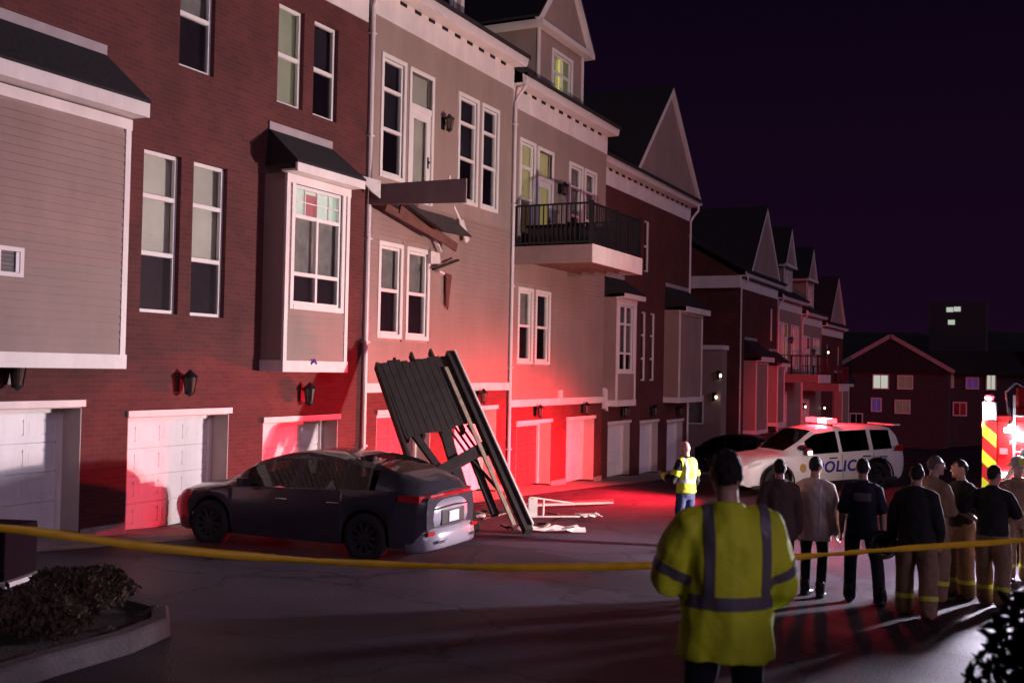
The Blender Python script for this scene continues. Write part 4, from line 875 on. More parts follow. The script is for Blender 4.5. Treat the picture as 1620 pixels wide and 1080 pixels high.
def lying(nm, a, b, w, h, m, label, cat, rollv=(0,0,1)):
    a = Vector((a[0],a[1],G(*a[:2])+a[2])); b = Vector((b[0],b[1],G(*b[:2])+b[2])); p = MB(); p.bar(a, b, w, h, up=rollv); o = p.build(nm, m); tag(o, label, cat); return o
ch = empty('metal_rack', (20.3,9.1,G(20.3,9.1)), R(-52), 'white metal rack lying on its side beside the foot of the leaning deck', 'rack')
def fr(nm, a, b, r=.022): p = MB(); p.tube([a,b], r, 8); p.build(nm, 'trim', ch, local=True)
for x in (0,): 
    p = MB(); p.tube([(-.45,.1,.03),(-.45,.1,.40),(-.41,.1,.43),(.50,.15,.30),(.53,.15,.27)], .02, 8); p.build('frame_rail', 'trim', ch, local=True)
    p = MB(); p.tube([(-.45,.1,.03),(-.2,.05,.04),(.62,.0,.04)], .02, 8); p.build('frame_rail', 'trim', ch, local=True)
fr('frame_bar', (-.15,.08,.04),(-.13,.12,.39)); p = MB(); p.box(-.44,-.27,.08,.10,.05,.40); p.build('frame_panel', 'debris', ch, local=True)
lying('fallen_plank', (21.6,10.3,.10), (24.4,9.35,.05), .14, .04, 'debris', 'long pale plank lying on the ground behind the white rack', 'plank')
lying('fallen_plank', (22.2,10.9,.03), (25.3,9.7,.03), .16, .04, 'redwood', 'dark red plank lying flat nearest the open garage', 'plank')
lying('fallen_plank', (19.6,10.9,.04), (21.6,10.1,.06), .14, .05, 'wood', 'dark broken plank on the ground behind the post of the leaning deck', 'plank')
def scrap(loc, r, m, label, seed, nm='debris_scrap', cat='debris', flat=.25):
    bm = bmesh.new(); bmesh.ops.create_icosphere(bm, subdivisions=5, radius=1)
    for v in bm.verts:
        d = 1 + .45*noise.noise(v.co*1.3+Vector((seed,seed*2,0))) + .18*noise.noise(v.co*4+Vector((seed,0,seed))) + .07*noise.noise(v.co*11+Vector((0,seed,0))); v.co = Vector((v.co.x*r[0]*d, v.co.y*r[1]*d, max(-.3,v.co.z)*r[2]*d))
    me = bpy.data.meshes.new(nm); bm.to_mesh(me); bm.free(); me.materials.append(M[m]); o = bpy.data.objects.new(nm, me); COL.objects.link(o)
    o.location = (loc[0], loc[1], G(loc[0],loc[1])+r[2]*.25+(loc[2] if len(loc)>2 else 0)); o.rotation_euler = (0,0,seed); tag(o, label, cat); return o
def torn(loc, w, l, seed, label):
    m = MB(); nx, ny = 7, 5; rnd = random.Random(seed)
    for i in range(nx):
        for j in range(ny): m.v.append(((i/(nx-1)-.5)*l+rnd.uniform(-.05,.05), (j/(ny-1)-.5)*w+rnd.uniform(-.05,.05), .03+.07*rnd.random()))
    m.f = [(i*ny+j,(i+1)*ny+j,(i+1)*ny+j+1,i*ny+j+1) for i in range(nx-1) for j in range(ny-1)]; m.mi=[0]*len(m.f)
    o = m.build('torn_insulation', 'debris'); o.location = (loc[0],loc[1],G(*loc)); o.rotation_euler=(0,0,R(-50)); md = o.modifiers.new('thickness','SOLIDIFY'); md.thickness=.012; tag(o, label, 'debris'); return o
torn((18.2,8.15), .5, 1.15, 3, 'crumpled pale sheet on the ground at the foot of the long post')
torn((21.0,8.55), .3, .5, 5, 'small pale crumpled scrap at the end of the white rack')
torn((19.0,10.4), .3, .8, 8, 'pale torn strip on the ground behind the leaning deck')

rs = random.Random(11)
for i in range(22):
    x, y = rs.uniform(17.6,22.5), rs.uniform(8.2,11.6); a = rs.uniform(0,6.28); l = rs.uniform(.18,.6)
    p = MB(); z = G(x,y)+.03; p.bar((x,y,z),(x+l*math.cos(a),y+l*math.sin(a),z+rs.uniform(0,.12)), rs.uniform(.03,.10), rs.uniform(.015,.04)); mk = rs.choice(['wood','redwood','redwood','paleedge']); o = p.build('splinter', mk)
    tag(o, 'broken %s wood splinter on the ground around the leaning deck' % dict(wood='black', redwood='reddish', paleedge='pale raw')[mk], 'splinter', 'splinters around the leaning deck')

# ------------------------------------------------------------------ planter, shrub, utility stand at the frame edge
M['kerbc'] = mat('old_kerb_concrete', (.10,.082,.085), .9, var=.3, nscale=5, bump=.6, bscale=40)
kerb = [(4.2,5.75),(5.18,6.05),(6.05,6.25),(6.75,6.55),(7.2,7.0),(7.35,7.5),(7.2,8.1),(6.7,8.9)]
mb = MB(); kp = [Vector((*q,0)) for q in kerb]; vs = []
for i, q in enumerate(kp):
    t = (kp[min(i+1,len(kp)-1)]-kp[max(i-1,0)]).normalized(); nrm = Vector((t.y,-t.x,0)); z = G(q.x,q.y)
    for off, h in ((.09,-.1),(.075,.13),(.05,.15),(-.07,.15),(-.09,-.1)): vs.append(q+nrm*off+Vector((0,0,z+h)))
mb.v = [tuple(v) for v in vs]; mb.f = [(i*5+j,(i+1)*5+j,(i+1)*5+j+1,i*5+j+1) for i in range(len(kp)-1) for j in range(4)]; mb.mi=[0]*len(mb.f)
tag(mb.build('planter_kerb', 'kerbc'), kind='structure')
M['soil'] = mat('mulch', (.035,.025,.022), .95, var=.5, nscale=9, bump=1, bscale=30); M['rock'] = mat('planter_rock', (.085,.065,.058), .85, var=.35, nscale=4, bump=.6, bscale=14)
mb = MB(); c = Vector((4.6,8.6,0)); mb.v = [(c.x,c.y,G(c.x,c.y)+.14)] + [(q[0],q[1],G(*q)+.10) for q in kerb]; mb.f = [(0,i,i+1) for i in range(1,len(kerb))]; mb.mi=[0]*len(mb.f)
tag(mb.build('planting_bed', 'soil'), kind='structure')
scrap((7.0,6.95), (.15,.13,.12), 'rock', 'small tan cobble beside the rounded tip of the kerb', 9, 'cobble', 'stone')
scrap((6.2,6.6), (.12,.10,.10), 'rock', 'tan cobble inside the kerb between the two dry shrubs', 12, 'cobble', 'stone')
def leaf_plant(name, base, h, rad, nl, label, cat, mcol, seed, ls=.06, stems=6):
    rnd = random.Random(seed); o = empty(name, base, 0, label, cat); st = MB()
    for k in range(stems):
        a = rnd.uniform(0,6.28); st.tube([(0,0,-.05),(rad*.3*math.cos(a),rad*.3*math.sin(a),h*.45),(rad*.7*math.cos(a+.3),rad*.7*math.sin(a+.3),h*.85)], [.018,.012,.005], 5)
    st.build('stem', 'redwood', o, local=True); lf = MB()
    for k in range(nl):
        a = rnd.uniform(0,6.28); zt = rnd.random()**.7; rr = rad*math.sqrt(rnd.random())*(1-.55*abs(zt-.45)*1.4)*(1+.35*math.sin(3*a+seed)); c = Vector((rr*math.cos(a), rr*math.sin(a), h*zt))
        d = Vector((rnd.gauss(0,1),rnd.gauss(0,1),rnd.gauss(.3,1))).normalized(); s_ = d.cross(Vector((rnd.random(),rnd.random(),rnd.random()))).normalized(); l = ls*rnd.uniform(.6,1.4)
        lf.add([c-d*l, c+s_*l*.42, c+d*l, c-s_*l*.42], [(0,1,2,3)])
    f = lf.build('foliage', mcol, o, local=True); f['kind'] = 'stuff'; return o
M['leafdark'] = mat('dark_foliage', (.011,.014,.009), .95, var=.5, nscale=3, spec=.05)
leaf_plant('shrub', (4.60,-.20,G(4.6,-.2)), 1.25, .46, 9000, 'dark leafy shrub at the frame corner right of the firefighters', 'shrub', 'leafdark', 4, .038)
M['leafdry'] = mat('dry_foliage', (.085,.06,.042), .95, var=.6, nscale=5, spec=.1)
leaf_plant('shrub', (6.75,7.5,G(6.75,7.5)+.08), .36, .44, 3200, 'rounded dry shrub in the middle of the kerbed bed', 'shrub', 'leafdry', 21, .035)
leaf_plant('shrub', (5.75,6.9,G(5.75,6.9)+.08), .34, .44, 3200, 'low tan shrub at the frame edge beside the kerb', 'shrub', 'leafdry', 25, .035)
leaf_plant('planter_plant', (5.7,7.9,G(5.7,7.9)+.1), .42, .45, 900, 'low dark plant spreading behind the two dry shrubs', 'plant', 'leafdark', 8, .05)
ut = empty('utility_box', (7.05,9.0,G(7.05,9.0)), R(20), 'dark utility box on a small white stand at the frame edge', 'utility box')
M['boxgreen'] = mat('dark_enamel', (.02,.008,.012), .9, var=.2, spec=.04)
p = MB(); p.box(-.28,.28,-.3,.3,.22,.72); p.build('cabinet', 'boxgreen', ut, local=True, bevel=.02)
p = MB(); p.box(-.32,.32,-.34,.34,.17,.215); p.build('stand_top', 'trim', ut, local=True)
for x in (-.26,.26):
    for y in (-.28,.28): p = MB(); p.box(x-.03,x+.03,y-.03,y+.03,-.05,.17); p.build('leg', 'trim', ut, local=True)

# ------------------------------------------------------------------ police tape
M['tape'] = mat('barrier_tape', (.88,.52,.02), .45, var=.12, nscale=6)
def tape(pts, w, label, seed):
    P = [Vector(p) for p in pts]; m = MB(); n = 140; rnd = random.Random(seed)
    def cr(t):
        k = min(int(t), len(P)-2); f = t-k; a, b, c, d = P[max(k-1,0)], P[k], P[k+1], P[min(k+2,len(P)-1)]
        return .5*((2*b)+(c-a)*f+(2*a-5*b+4*c-d)*f*f+(3*b-a-3*c+d)*f**3)
    for i in range(n+1):
        c = cr((len(P)-1)*i/n*.99999); tw = .3+.5*math.sin(i*.09+seed)+.25*math.sin(i*.31)+.12*rnd.uniform(-1,1); fold = .010*math.sin(i*1.7)+.008*rnd.uniform(-1,1)
        for e in (-1,0,1): m.v.append(c+Vector((.45*math.sin(tw)*w*e/2*.6+ (fold if e==0 else 0), -.8*math.sin(tw)*w*e/2, math.cos(tw)*w*e/2)))
    m.v = [tuple(v) for v in m.v]; m.f = [(i*3+j,(i+1)*3+j,(i+1)*3+j+1,i*3+j+1) for i in range(n) for j in (0,1)]; m.mi=[0]*len(m.f)
    o = m.build('caution_tape', 'tape', smooth=True); md = o.modifiers.new('thickness','SOLIDIFY'); md.thickness = .0015; tag(o, label, 'barrier tape', 'barrier tape strung across the lane'); return o
tape([(3.6,6.6,-.93),(4.83,6.09,-1.10),(5.61,5.42,-1.28),(6.44,4.65,-1.42),(7.2,3.59,-1.475),(7.71,2.55,-1.435),(7.85,2.2,-1.41)], 0.060, 'yellow barrier tape sagging from the frame edge past the parked crossover', 1)
tape([(7.85,2.2,-1.41),(8.37,1.67,-1.385),(9.23,1.06,-1.39),(10.68,.16,-1.43),(12.2,-.8,-1.42)], 0.052, 'orange lit barrier tape running in front of the group of firefighters', 3)

# ------------------------------------------------------------------ people
M['skin'] = mat('skin', (.50,.29,.21), .5, var=.1, nscale=8); M['skin2'] = mat('pale_skin', (.48,.30,.24), .5, var=.1, nscale=8)
M['hairdark'] = mat('dark_hair', (.012,.009,.008), .6, var=.4, nscale=30, bump=.6, bscale=120); M['hairgrey'] = mat('grey_hair', (.10,.09,.085), .6, var=.4, nscale=30, bump=.6, bscale=120)
M['hivis'] = mat('hi_vis_yellow', (.74,.84,.03), .7, var=.18, nscale=5, bump=.35, bscale=18)
M['hivest'] = mat('hi_vis_vest', (.62,.68,.03), .6, var=.1, nscale=5, bump=.3, bscale=25)
M['reflect'] = mat('grey_reflective_band', (.16,.14,.16), .4, var=.1); M['reflectw'] = mat('silver_reflective_band', (.80,.80,.80), .35, var=.06)
M['navy'] = mat('navy_cloth', (.018,.018,.032), .85, var=.25, nscale=6, bump=.3, bscale=30); M['black'] = mat('black_cloth', (.014,.013,.016), .85, var=.25, nscale=6, bump=.3, bscale=30)
M['jeans'] = mat('blue_denim', (.04,.055,.13), .85, var=.25, nscale=8, bump=.3, bscale=60)
M['turnout'] = mat('tan_turnout_cloth', (.25,.155,.095), .85, var=.25, nscale=6, bump=.4, bscale=24); M['coat'] = mat('pale_coat', (.70,.56,.46), .85, var=.2, nscale=6, bump=.4, bscale=24)
M['browncoat'] = mat('dark_brown_coat', (.09,.055,.045), .85, var=.2, nscale=6, bump=.4, bscale=24)
M['leather'] = mat('black_boot_leather', (.015,.013,.013), .45, var=.2); M['helmetw'] = mat('white_helmet', (.65,.64,.62), .3, var=.06); M['helmetb'] = mat('black_helmet', (.02,.02,.022), .35, var=.1)
M['limeband'] = mat('lime_band', (.55,.60,.05), .5, var=.08); M['tshirtprint'] = mat('faded_print', (.16,.14,.16), .8, var=.2)

WORK = bpy.data.scenes.new('work'); SPENT = []
def remesh(mb, name, vox, sm=4, fold=0., fscale=7., seed=0., relax=.5):
    me = mb.mesh(name); o = bpy.data.objects.new(name, me); WORK.collection.objects.link(o)
    bm = bmesh.new(); bm.from_mesh(me); bmesh.ops.recalc_face_normals(bm, faces=bm.faces); bm.to_mesh(me); bm.free()
    m = o.modifiers.new('r','REMESH'); m.mode = 'VOXEL'; m.voxel_size = vox; m.adaptivity = 0
    if sm: q = o.modifiers.new('s','SMOOTH'); q.factor = relax; q.iterations = sm
    vl = WORK.view_layers[0]; vl.update(); dg = vl.depsgraph; ev = o.evaluated_get(dg).data; nv, nf, nl = len(ev.vertices), len(ev.polygons), len(ev.loops)
    co = np.empty(nv*3, 'f'); ev.vertices.foreach_get('co', co); li = np.empty(nl, 'i'); ev.loops.foreach_get('vertex_index', li); ls = np.empty(nf, 'i'); ev.polygons.foreach_get('loop_start', ls)
    r = bpy.data.meshes.new(name); r.vertices.add(nv); r.vertices.foreach_set('co', co); r.loops.add(nl); r.loops.foreach_set('vertex_index', li); r.polygons.add(nf); r.polygons.foreach_set('loop_start', ls); r.update(calc_edges=True)
    WORK.collection.objects.unlink(o); SPENT.append(o); r.name = name
    if fold:
        cs = co.reshape(-1,3).tolist(); ns = np.empty(nv*3, 'f'); r.vertex_normals.foreach_get('vector', ns); ns = ns.reshape(-1,3).tolist(); oc = []
        for c, q in zip(cs, ns):
            f = fold*(noise.noise(Vector((c[0]*fscale+seed, c[1]*fscale, c[2]*fscale*.55+seed)))+.6*noise.noise(Vector((c[0]*fscale*2.2+c[2]*4, c[1]*fscale*2.2+seed, c[2]*fscale*1.2))))
            oc += [c[0]+q[0]*f, c[1]+q[1]*f, c[2]+q[2]*f]
        r.vertices.foreach_set('co', oc); r.update()
    r.shade_smooth(); return r
def put(me, name, m, par):
    me.materials.clear(); me.materials.append(M[m]); o = bpy.data.objects.new(name, me); COL.objects.link(o); o.parent = par; return o
def band(src, name, m, par, planes, test, off=.006):
    "strip of cloth lifted off a garment between cutting planes"
    bm = bmesh.new(); bm.from_mesh(src)
    for co, no in planes: bmesh.ops.bisect_plane(bm, geom=bm.verts[:]+bm.edges[:]+bm.faces[:], plane_co=co, plane_no=no)
    bm.normal_update(); nrm = {v: v.normal.copy() for v in bm.verts}
    bmesh.ops.delete(bm, geom=[f for f in bm.faces if not test(f.calc_center_median())], context='FACES')
    for v in bm.verts: v.co += nrm[v]*off
    me = bpy.data.meshes.new(name); bm.to_mesh(me); bm.free()
    if not len(me.polygons): return None
    me.shade_smooth(); return put(me, name, m, par)

def person(pos, face, label, h=1.78, arms=None, legs=None, head=(0,0), top=None, topm='black', legm='navy', hair='hairdark', skin='skin', lean=0., helmet=None, sleeve=1., vest=None, vox=.014, hem=.86, bulk=0., bulkl=0., seed=0., bands=(), legbands=None, bald=False, z=None, shoe='leather'):
    """face = world direction (x,y) looked at; arms = [(elbow dir),(wrist dir)] for left/right in the local frame (x right, y forward)"""
    rz = math.atan2(-face[0], face[1]); P = empty('person', (pos[0],pos[1],G(*pos) if z is None else z), rz, label, 'person')
    k = h/1.78; V = lambda x,y,z: Vector((x*k, y*k, z*k)); ln = lambda z: lean*max(0,z-.95)
    legs = legs or [(-.12,.02,0),(.12,0,0)]; arms = arms or [((-.16,-.05,-1),(-.06,.2,-1)),((.16,-.05,-1),(.06,.2,-1))]
    hipz, knz = .92, .50
    body = MB(); A = []; Lg = []
    # torso core, neck, head
    body.tube([V(0,0,.82), V(0,0,.95), V(0,ln(1.15),1.15), V(0,ln(1.35),1.35), V(0,ln(1.46),1.46), V(0,ln(1.5),1.51)], [(.10,.08),(.14,.10),(.12,.095),(.145,.10),(.13,.075),(.06,.06)], 16, ref=(1,0,0))
    nb = V(0,ln(1.5)-.005,1.48); hc = V(head[0]*.03, ln(1.6)+.025+head[1]*.04, 1.665)
    body.limb([nb, hc-V(0,.02,.07)], [.060*k,.056*k], 12)
    hr = Matrix.Rotation(-head[0],3,'Z') @ Matrix.Rotation(-head[1],3,'X')
    H = lambda x,y,z: hc + hr @ V(x,y,z)
    hm = hr.to_4x4()
    body.ball(hc, (.076*k,.096*k,.112*k), 18, 12, hm); body.ball(H(0,.022,-.055), (.060*k,.072*k,.066*k), 14, 9, hm)
    body.limb([H(0,.098,.005),H(0,.116,-.028)], [.010*k,.015*k], 8)                         # nose
    body.limb([H(-.035,.088,.03),H(.035,.088,.03)], [.014*k,.014*k], 8)                       # brow
    body.limb([H(-.018,.088,-.062),H(.018,.088,-.062)], [.009*k,.009*k], 6); body.ball(H(0,.078,-.098), .022*k, 8, 6)
    for sg in (-1,1): body.ball(H(sg*.078,-.005,-.005), (.012*k,.022*k,.034*k), 8, 6, hm)
    hands = []
    for sg, (e, w) in zip((-1,1), arms):
        sh = V(sg*.175, ln(1.40), 1.395); el = sh + Vector(e).normalized()*.295*k; wr = el + Vector(w).normalized()*.26*k; A.append((sh,el,wr))
        body.limb([V(sg*.07,ln(1.42),1.42), sh, (sh+el)/2, el, (el*.6+wr*.4), wr], [.06*k,.058*k,.050*k,.042*k,.043*k,.029*k], 12)
        d = (wr-el).normalized(); side = d.cross(Vector((0,0,1))) if abs(d.z) < .9 else Vector((0,1,0)); side.normalize(); nrm = d.cross(side).normalized()
        pa = wr + d*.05*k; body.tube([wr-d*.01, pa, wr+d*.092*k], [(.028*k,.022*k),(.042*k,.017*k),(.040*k,.014*k)], 10, ref=side)
        for i, (o_, L_) in enumerate(((-.030,.060),(-.010,.072),(.010,.068),(.030,.054))):     # four fingers, slightly curled
            b = wr + d*.088*k + side*o_*k; m1 = b + (d*.85+nrm*.35*sg)*L_*.5*k; t = m1 + (d*.55+nrm*.8*sg)*L_*.5*k; body.limb([b, m1, t], [.0098*k,.009*k,.0075*k], 6)
        b = wr + d*.025*k - side*.034*k; body.limb([b, b+(d*.7-side*.55)*.04*k, b+(d*1.0-side*.45+nrm*.3*sg)*.075*k], [.013*k,.011*k,.009*k], 6)
    for sg, lg in zip((-1,1), legs):
        hp = V(sg*.095,0,hipz); ft = Vector((lg[0]*k, lg[1]*k, .085*k)); kn = (hp+ft)/2 + V(sg*.015, .03+ (lg[3] if len(lg)>3 else 0), .02); Lg.append((hp,kn,ft,lg[2]))
        body.limb([hp, kn, ft], [.085*k,.055*k,.042*k], 12)
    put(remesh(body, 'body', .0095 if vox >= .012 else .008, 2), 'body', skin, P)
    # shoes
    for sg, (hp,kn,ft,ya) in zip((-1,1), Lg):
        s = MB(); m = Matrix.Translation(ft) @ Matrix.Rotation(-ya,4,'Z'); q = lambda x,y,z: m @ V(x,y,z)
        b = 1.12 if shoe == 'leather' else 1.
        s.limb([q(0,-.055,-.045), q(0,.05,-.05), q(0,.165,-.058)], [(.046*k*b,.040*k),(.052*k*b,.040*k),(.044*k*b,.030*k)], 12, ref=(1,0,0)); s.limb([q(0,-.03,.10), q(0,-.03,-.03)], [.056*k*b,.048*k*b], 12)
        o = put(remesh(s, 'boot', .012, 2), 'boot', shoe, P)
        zmin = min(v.co.z for v in o.data.vertices)
        for v in o.data.vertices: v.co.z = max(v.co.z, .004)
    # trousers
    t = MB(); bl = bulkl
    t.tube([V(0,0,.80), V(0,-.005,.88), V(0,0,.98), V(0,ln(1.05),1.06)], [(.13+bl*.3,.09+bl*.3),(.176+bl*.25,.120+bl*.25),(.160+bl*.1,.108),(.150,.100)], 18, ref=(1,0,0))
    for hp,kn,ft,ya in Lg: t.limb([hp+V(0,0,.02), hp*.5+kn*.5, kn, kn*.45+ft*.55, ft+V(0,-.01,.0)], [(.090+bl*.45)*k,(.088+bl*.9)*k,(.068+bl)*k,(.066+bl)*k,(.066+bl*1.0)*k], 14)
    tm = remesh(t, 'trousers', vox, 4, .007+.10*bl, 8., seed+3); to = put(tm, 'trousers', legm, P)
    if legbands:
        for hp,kn,ft,ya in Lg:
            a = ft + (kn-ft)*.28; n_ = (kn-ft).normalized(); mid = ft
            band(tm, 'reflective_band', legbands, to, [(a,n_),(a+n_*.055,n_)], lambda c, a=a, n_=n_, x=ft.x: 0 < (c-a).dot(n_) < .055 and abs(c.x-x) < .13)
    # upper garment
    u = MB(); b = bulk
    hemr = (.178+b*1.1, .125+b*1.1)
    u.tube([V(0,0,hem), V(0,0,.97), V(0,ln(1.1),1.10), V(0,ln(1.22),1.22), V(0,ln(1.35),1.355), V(0,ln(1.44)-.005,1.44), V(0,ln(1.49)-.01,1.485), V(0,ln(1.52)-.005,1.525)], [hemr,(.172+b,.122+b),(.160+b,.116+b),(.172+b,.122+b),(.178+b*.9,.124+b),(.135+b*.6,.098+b*.7),(.080+b*.4,.075+b*.4),(.064+b*.3,.066+b*.3)], 20, ref=(1,0,0))
    for sg, (sh,el,wr) in zip((-1,1), A):
        end = el.lerp(wr, 1-.06) if sleeve >= 1 else sh.lerp(el, .78)
        if sleeve >= 1: u.limb([V(sg*.06,ln(1.44),1.445), V(sg*.125,ln(1.42),1.425), sh, sh.lerp(el,.5), el, el.lerp(wr,.5), end], [(.050+b*.5)*k,(.060+b*.55)*k,(.068+b*.7)*k,(.066+b*.8)*k,(.058+b*.7)*k,(.054+b*.7)*k,(.044+b*.6)*k], 14)
        elif sleeve > 0: u.limb([V(sg*.06,ln(1.44),1.445), V(sg*.125,ln(1.42),1.425), sh, sh.lerp(el,.5), end], [(.050+b*.5)*k,(.058+b*.6)*k,(.066+b*.8)*k,(.066+b)*k,(.068+b)*k], 14)
    um = remesh(u, top or 'shirt', vox, 3, .010+.16*b, 6.5, seed); uo = put(um, top or 'shirt', topm, P)
    for bd in bands:
        kind, bm_ = bd[0], bd[1]; inside = lambda c: True
        if kind == 'waist':
            z0, z1 = bd[2]*k, bd[3]*k; lim = (.205+b*1.1)*k
            def tst(c, z0=z0, z1=z1): return z0 < c.z < z1 and min((c-q).length for a_ in A for q in (a_[1],a_[1].lerp(a_[2],.5),a_[1].lerp(a_[2],.85),a_[0].lerp(a_[1],.75))) > .085+b and abs(c.x) < lim+.03
            band(um, 'reflective_band', bm_, uo, [((0,0,z0),(0,0,1)),((0,0,z1),(0,0,1))], tst)
        elif kind == 'strap':
            x, w_, z0 = bd[2]*k, bd[3]*k, bd[4]*k
            band(um, 'reflective_strap', bm_, uo, [((x-w_/2,0,0),(1,0,0)),((x+w_/2,0,0),(1,0,0)),((0,0,z0),(0,0,1))], lambda c, x=x, w_=w_, z0=z0: abs(c.x-x) < w_/2 and c.z > z0, .005)
        elif kind == 'sleeve':
            for sh,el,wr in A:
                a_ = (sh.lerp(el,bd[2]) if bd[2] <= 1 else el.lerp(wr,bd[2]-1)); n_ = ((el-sh) if bd[2] <= 1 else (wr-el)).normalized()
                band(um, 'sleeve_band', bm_, uo, [(a_,n_),(a_+n_*.05*k,n_)], lambda c, a_=a_, n_=n_: 0 < (c-a_).dot(n_) < .05*k and ((c-a_)-n_*(c-a_).dot(n_)).length < .085*k+b)
        elif kind == 'print':
            z0, z1, w_ = bd[2]*k, bd[3]*k, bd[4]*k
            band(um, 'back_print', bm_, uo, [((0,0,z0),(0,0,1)),((0,0,z1),(0,0,1)),((-w_,0,0),(1,0,0)),((w_,0,0),(1,0,0))], lambda c, z0=z0, z1=z1, w_=w_: z0 < c.z < z1 and abs(c.x) < w_ and c.y < ln(1.3), .003)
    if vest:
        band(um, 'vest', vest, P, [((0,0,.90*k),(0,0,1)),((.17*k,0,0),(1,0,0)),((-.17*k,0,0),(1,0,0)),((0,0,1.50*k),(0,0,1))], lambda c: .90*k < c.z < 1.50*k and (abs(c.x) < .17*k or c.z < 1.30*k) and min(((c-q).length for a_ in A for q in (a_[1],a_[1].lerp(a_[2],.4),a_[0].lerp(a_[1],.8)))) > .075, .016)
        vm = um
        for bd in (('w',1.08,1.14),):
            band(vm, 'vest_band', 'reflectw', P, [((0,0,bd[1]*k),(0,0,1)),((0,0,bd[2]*k),(0,0,1))], lambda c: bd[1]*k < c.z < bd[2]*k and min(((c-q).length for a_ in A for q in (a_[1],a_[1].lerp(a_[2],.4),a_[0].lerp(a_[1],.8)))) > .075, .021)
        for x in (-.09,.09): band(vm, 'vest_strap', 'reflectw', P, [(((x-.026)*k,0,0),(1,0,0)),(((x+.026)*k,0,0),(1,0,0)),((0,0,1.14*k),(0,0,1))], lambda c, x=x: abs(c.x-x*k) < .026*k and c.z > 1.14*k and c.z < 1.5*k, .021)
    # hair or helmet
    if not bald:
        hb = MB(); hb.ball(H(0,-.012,.014), (.079*k,.096*k,.112*k), 22, 16, hm)
        me = remesh(hb, 'hair', .008, 1, .008, 38., seed); bm = bmesh.new(); bm.from_mesh(me); inv = hr.inverted()
        def keep(c): q = inv @ (c-hc); return q.z > (-.062*k if q.y < -.02 else -.062*k + (q.y+.02)*1.35) + .010*noise.noise(c*60) and not (abs(q.x) > .058*k and q.z < .012*k and q.y > -.045*k) 
        bmesh.ops.delete(bm, geom=[f for f in bm.faces if not keep(f.calc_center_median())], context='FACES'); bm.to_mesh(me); bm.free(); put(me, 'hair', hair, P)
    if helmet:
        hp = MB(); m4 = Matrix.Translation(H(0,-.005,.045)) @ hm
        hp.lathe([(.0,.125*k),(.05*k,.12*k),(.095*k,.085*k),(.115*k,.03*k),(.122*k,0),(.165*k,-.012*k),(.165*k,-.02*k),(.118*k,-.012*k)], m4, 24)
        for a_ in range(4): hp.tube([m4 @ V(.09*math.cos(a_*1.57+.78),.09*math.sin(a_*1.57+.78),.09), m4 @ V(0,0,.135)], .008, 6)
        o = hp.build('helmet', helmet, None, smooth=True); o.name = 'helmet'; o.parent = P; WM[o] = WM[P]
        hs = MB(); hs.prism([m4 @ V(-.04,.125,.0), m4 @ V(.04,.125,.0), m4 @ V(.035,.115,.09), m4 @ V(0,.11,.11), m4 @ V(-.035,.115,.09)], m4.to_3x3() @ V(0,.012,0)); q = hs.build('helmet_shield', 'limeband', None); q.parent = o
    return P

view = Vector((.965,.26))
fwd = lambda deg: (math.cos(R(deg)), math.sin(R(deg)))     # world heading in degrees, 0 along the row, 90 towards the houses
# person in the hi-vis jacket close to the camera, seen from behind with both arms raised in front
person((5.25,1.40), fwd(24), 'person seen from behind in a yellow hi-vis jacket with grey bands', h=1.75, top='jacket', topm='hivis', legm='navy', hair='hairdark', bulk=.060, vox=.010, hem=.76, seed=1.,
       arms=[((-.40,.05,-.92),(.15,.95,.10)),((.34,.20,-.9),(-.15,.80,-.45))], legs=[(-.13,0,.1),(.13,.02,-.1)], head=(-.15,.1),
       bands=[('waist','reflect',1.02,1.085),('strap','reflect',-.105,.05,1.085),('strap','reflect',.175,.05,1.085),('sleeve','reflect',.70)])
person((17.9,5.5), fwd(62), 'bald person in a bright yellow vest and jeans standing alone by the debris', h=1.80, topm='black', legm='jeans', skin='skin2', bald=True, vest='hivest', top='sweater', seed=2., hem=.92, bulk=.01,
       arms=[((-.35,.1,-.95),(.1,.9,.25)),((.2,-.05,-1),(-.05,.6,-.7))], head=(-.25,.15))
person((13.75,3.00), fwd(20), 'person in a long dark coat partly behind the yellow jacket', h=1.72, top='coat', topm='browncoat', legm='black', seed=3., bulk=.035, hem=.74)
person((14.05,2.62), fwd(-12), 'person in a pale tan coat and dark trousers with one white sleeve edge', h=1.77, top='coat', topm='coat', legm='black', hair='hairdark', seed=4., bulk=.04, hem=.72,
       arms=[((-.15,.1,-1),(.05,.35,-.9)),((.22,.0,-1),(.1,.15,-1))], bands=[('strap','reflectw',.13,.022,.80)], legs=[(-.13,.05,0),(.10,-.02,-.2)])
person((13.95,2.02), fwd(8), 'person in a dark short sleeved shirt with a faded print across the back', h=1.78, top='shirt', topm='navy', legm='navy', seed=5., sleeve=.5, hem=.88, bulk=.012, bulkl=.012,
       arms=[((-.22,-.05,-1),(-.02,.3,-1)),((.22,-.05,-1),(.05,.2,-1))], legs=[(-.14,.05,.1),(.22,-.10,-.3)], bands=[('print','tshirtprint',1.27,1.37,.10)])
p5 = person((13.35,1.33), fwd(-2), 'person in a dark jacket and baggy tan turnout trousers holding a helmet low', h=1.76, top='jacket', topm='black', legm='turnout', seed=6., bulk=.03, bulkl=.04, hem=.80, legbands='limeband',
       arms=[((-.30,.05,-1),(-.12,.25,-1)),((.20,.0,-1),(.0,.5,-.8))], legs=[(-.14,.10,.3),(.15,-.06,-.1)])
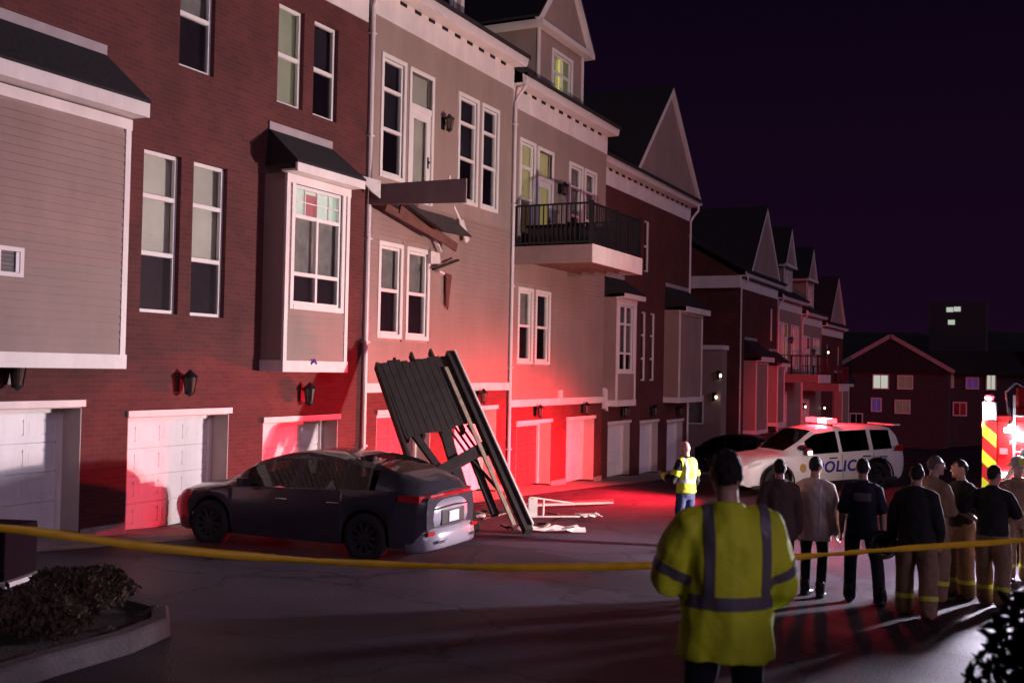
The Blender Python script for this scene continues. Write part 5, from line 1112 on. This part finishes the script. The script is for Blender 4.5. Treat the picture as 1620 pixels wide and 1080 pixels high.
person((14.9,1.28), fwd(-40), 'firefighter in a tan turnout coat behind the one holding a helmet', h=1.84, top='turnout_coat', topm='turnout', legm='turnout', hair='hairgrey', skin='skin2', seed=7., bulk=.03, bulkl=.035, hem=.80, legbands='limeband', head=(.4,.0),
       arms=[((-.2,.15,-1),(.5,.8,.05)),((.2,.15,-1),(-.5,.8,.1))])
person((15.35,.98), fwd(140), 'person in a dark shirt and tan turnout trousers with arms crossed', h=1.80, top='shirt', topm='black', legm='turnout', skin='skin', seed=8., sleeve=.5, bulkl=.04, hem=.92, bulk=.012, legbands='limeband',
       arms=[((-.22,.22,-1),(.75,.65,.15)),((.22,.22,-1),(-.75,.65,.05))], head=(.3,.0))
person((14.9,.58), fwd(-8), 'person in a dark shirt and red lit turnout trousers nearest the fire engine', h=1.76, top='shirt', topm='black', legm='turnout', skin='skin', seed=9., sleeve=.6, bulk=.02, bulkl=.035, hem=.90, legbands='limeband',
       arms=[((-.75,-.15,-.75),(.55,.55,-.45)),((.4,.2,-.9),(-.5,.7,.1))], legs=[(-.10,.10,.5),(.12,-.05,-.1)], head=(.5,.05))
person((17.6,.35), fwd(200), 'firefighter in a white helmet and striped coat at the fire engine', h=1.78, top='turnout_coat', topm='turnout', legm='turnout', skin='skin2', seed=10., bulk=.03, bulkl=.035, hem=.78, helmet='helmetw', bald=True, legbands='limeband',
       bands=[('waist','limeband',.98,1.04),('sleeve','limeband',.6)])
he = empty('helmet', (13.35,1.70,-1.98), .3, 'black firefighter helmet with a yellow shield hanging from a hand', 'helmet')
m4 = Matrix.Rotation(R(115),4,'Y'); hp = MB()
hp.lathe([(.0,.135),(.06,.125),(.10,.09),(.12,.03),(.128,0),(.175,-.012),(.175,-.022),(.122,-.012)], m4, 24); hp.build('shell', 'helmetb', he, local=True, smooth=True)
hp = MB(); hp.prism([m4 @ Vector((.10,-.05,.03)), m4 @ Vector((.10,.05,.03)), m4 @ Vector((.085,.03,.13)), m4 @ Vector((.085,-.03,.13))], m4.to_3x3() @ Vector((.03,0,.01))); hp.build('shield', 'limeband', he, local=True)

# things on the intact balcony
bx = empty('storage_bench', (27.0,12.0,3.3), 0, 'dark storage bench standing on the intact balcony', 'bench')
p = MB(); p.box(26.4,27.7,11.2,12.7,3.31,3.86); p.build('box', 'plastic', bx, bevel=.02); p = MB(); p.box(26.36,27.74,11.15,12.75,3.865,3.93); p.build('lid', 'boxgreen', bx, bevel=.01)
pc = empty('patio_chair', (28.9,11.6,3.3), 0, 'dark patio chair standing on the intact balcony', 'chair')
p = MB(); p.box(28.6,29.15,11.35,11.9,3.70,3.75); p.build('seat', 'plastic', pc); p = MB(); p.box(29.1,29.15,11.35,11.9,3.75,4.2); p.build('backrest', 'plastic', pc)
for x in (28.63,29.12):
    for y in (11.38,11.87): p = MB(); p.box(x-.02,x+.02,y-.02,y+.02,3.31,3.70); p.build('leg', 'metal', pc)
bpy.data.batch_remove(SPENT); bpy.data.scenes.remove(WORK)
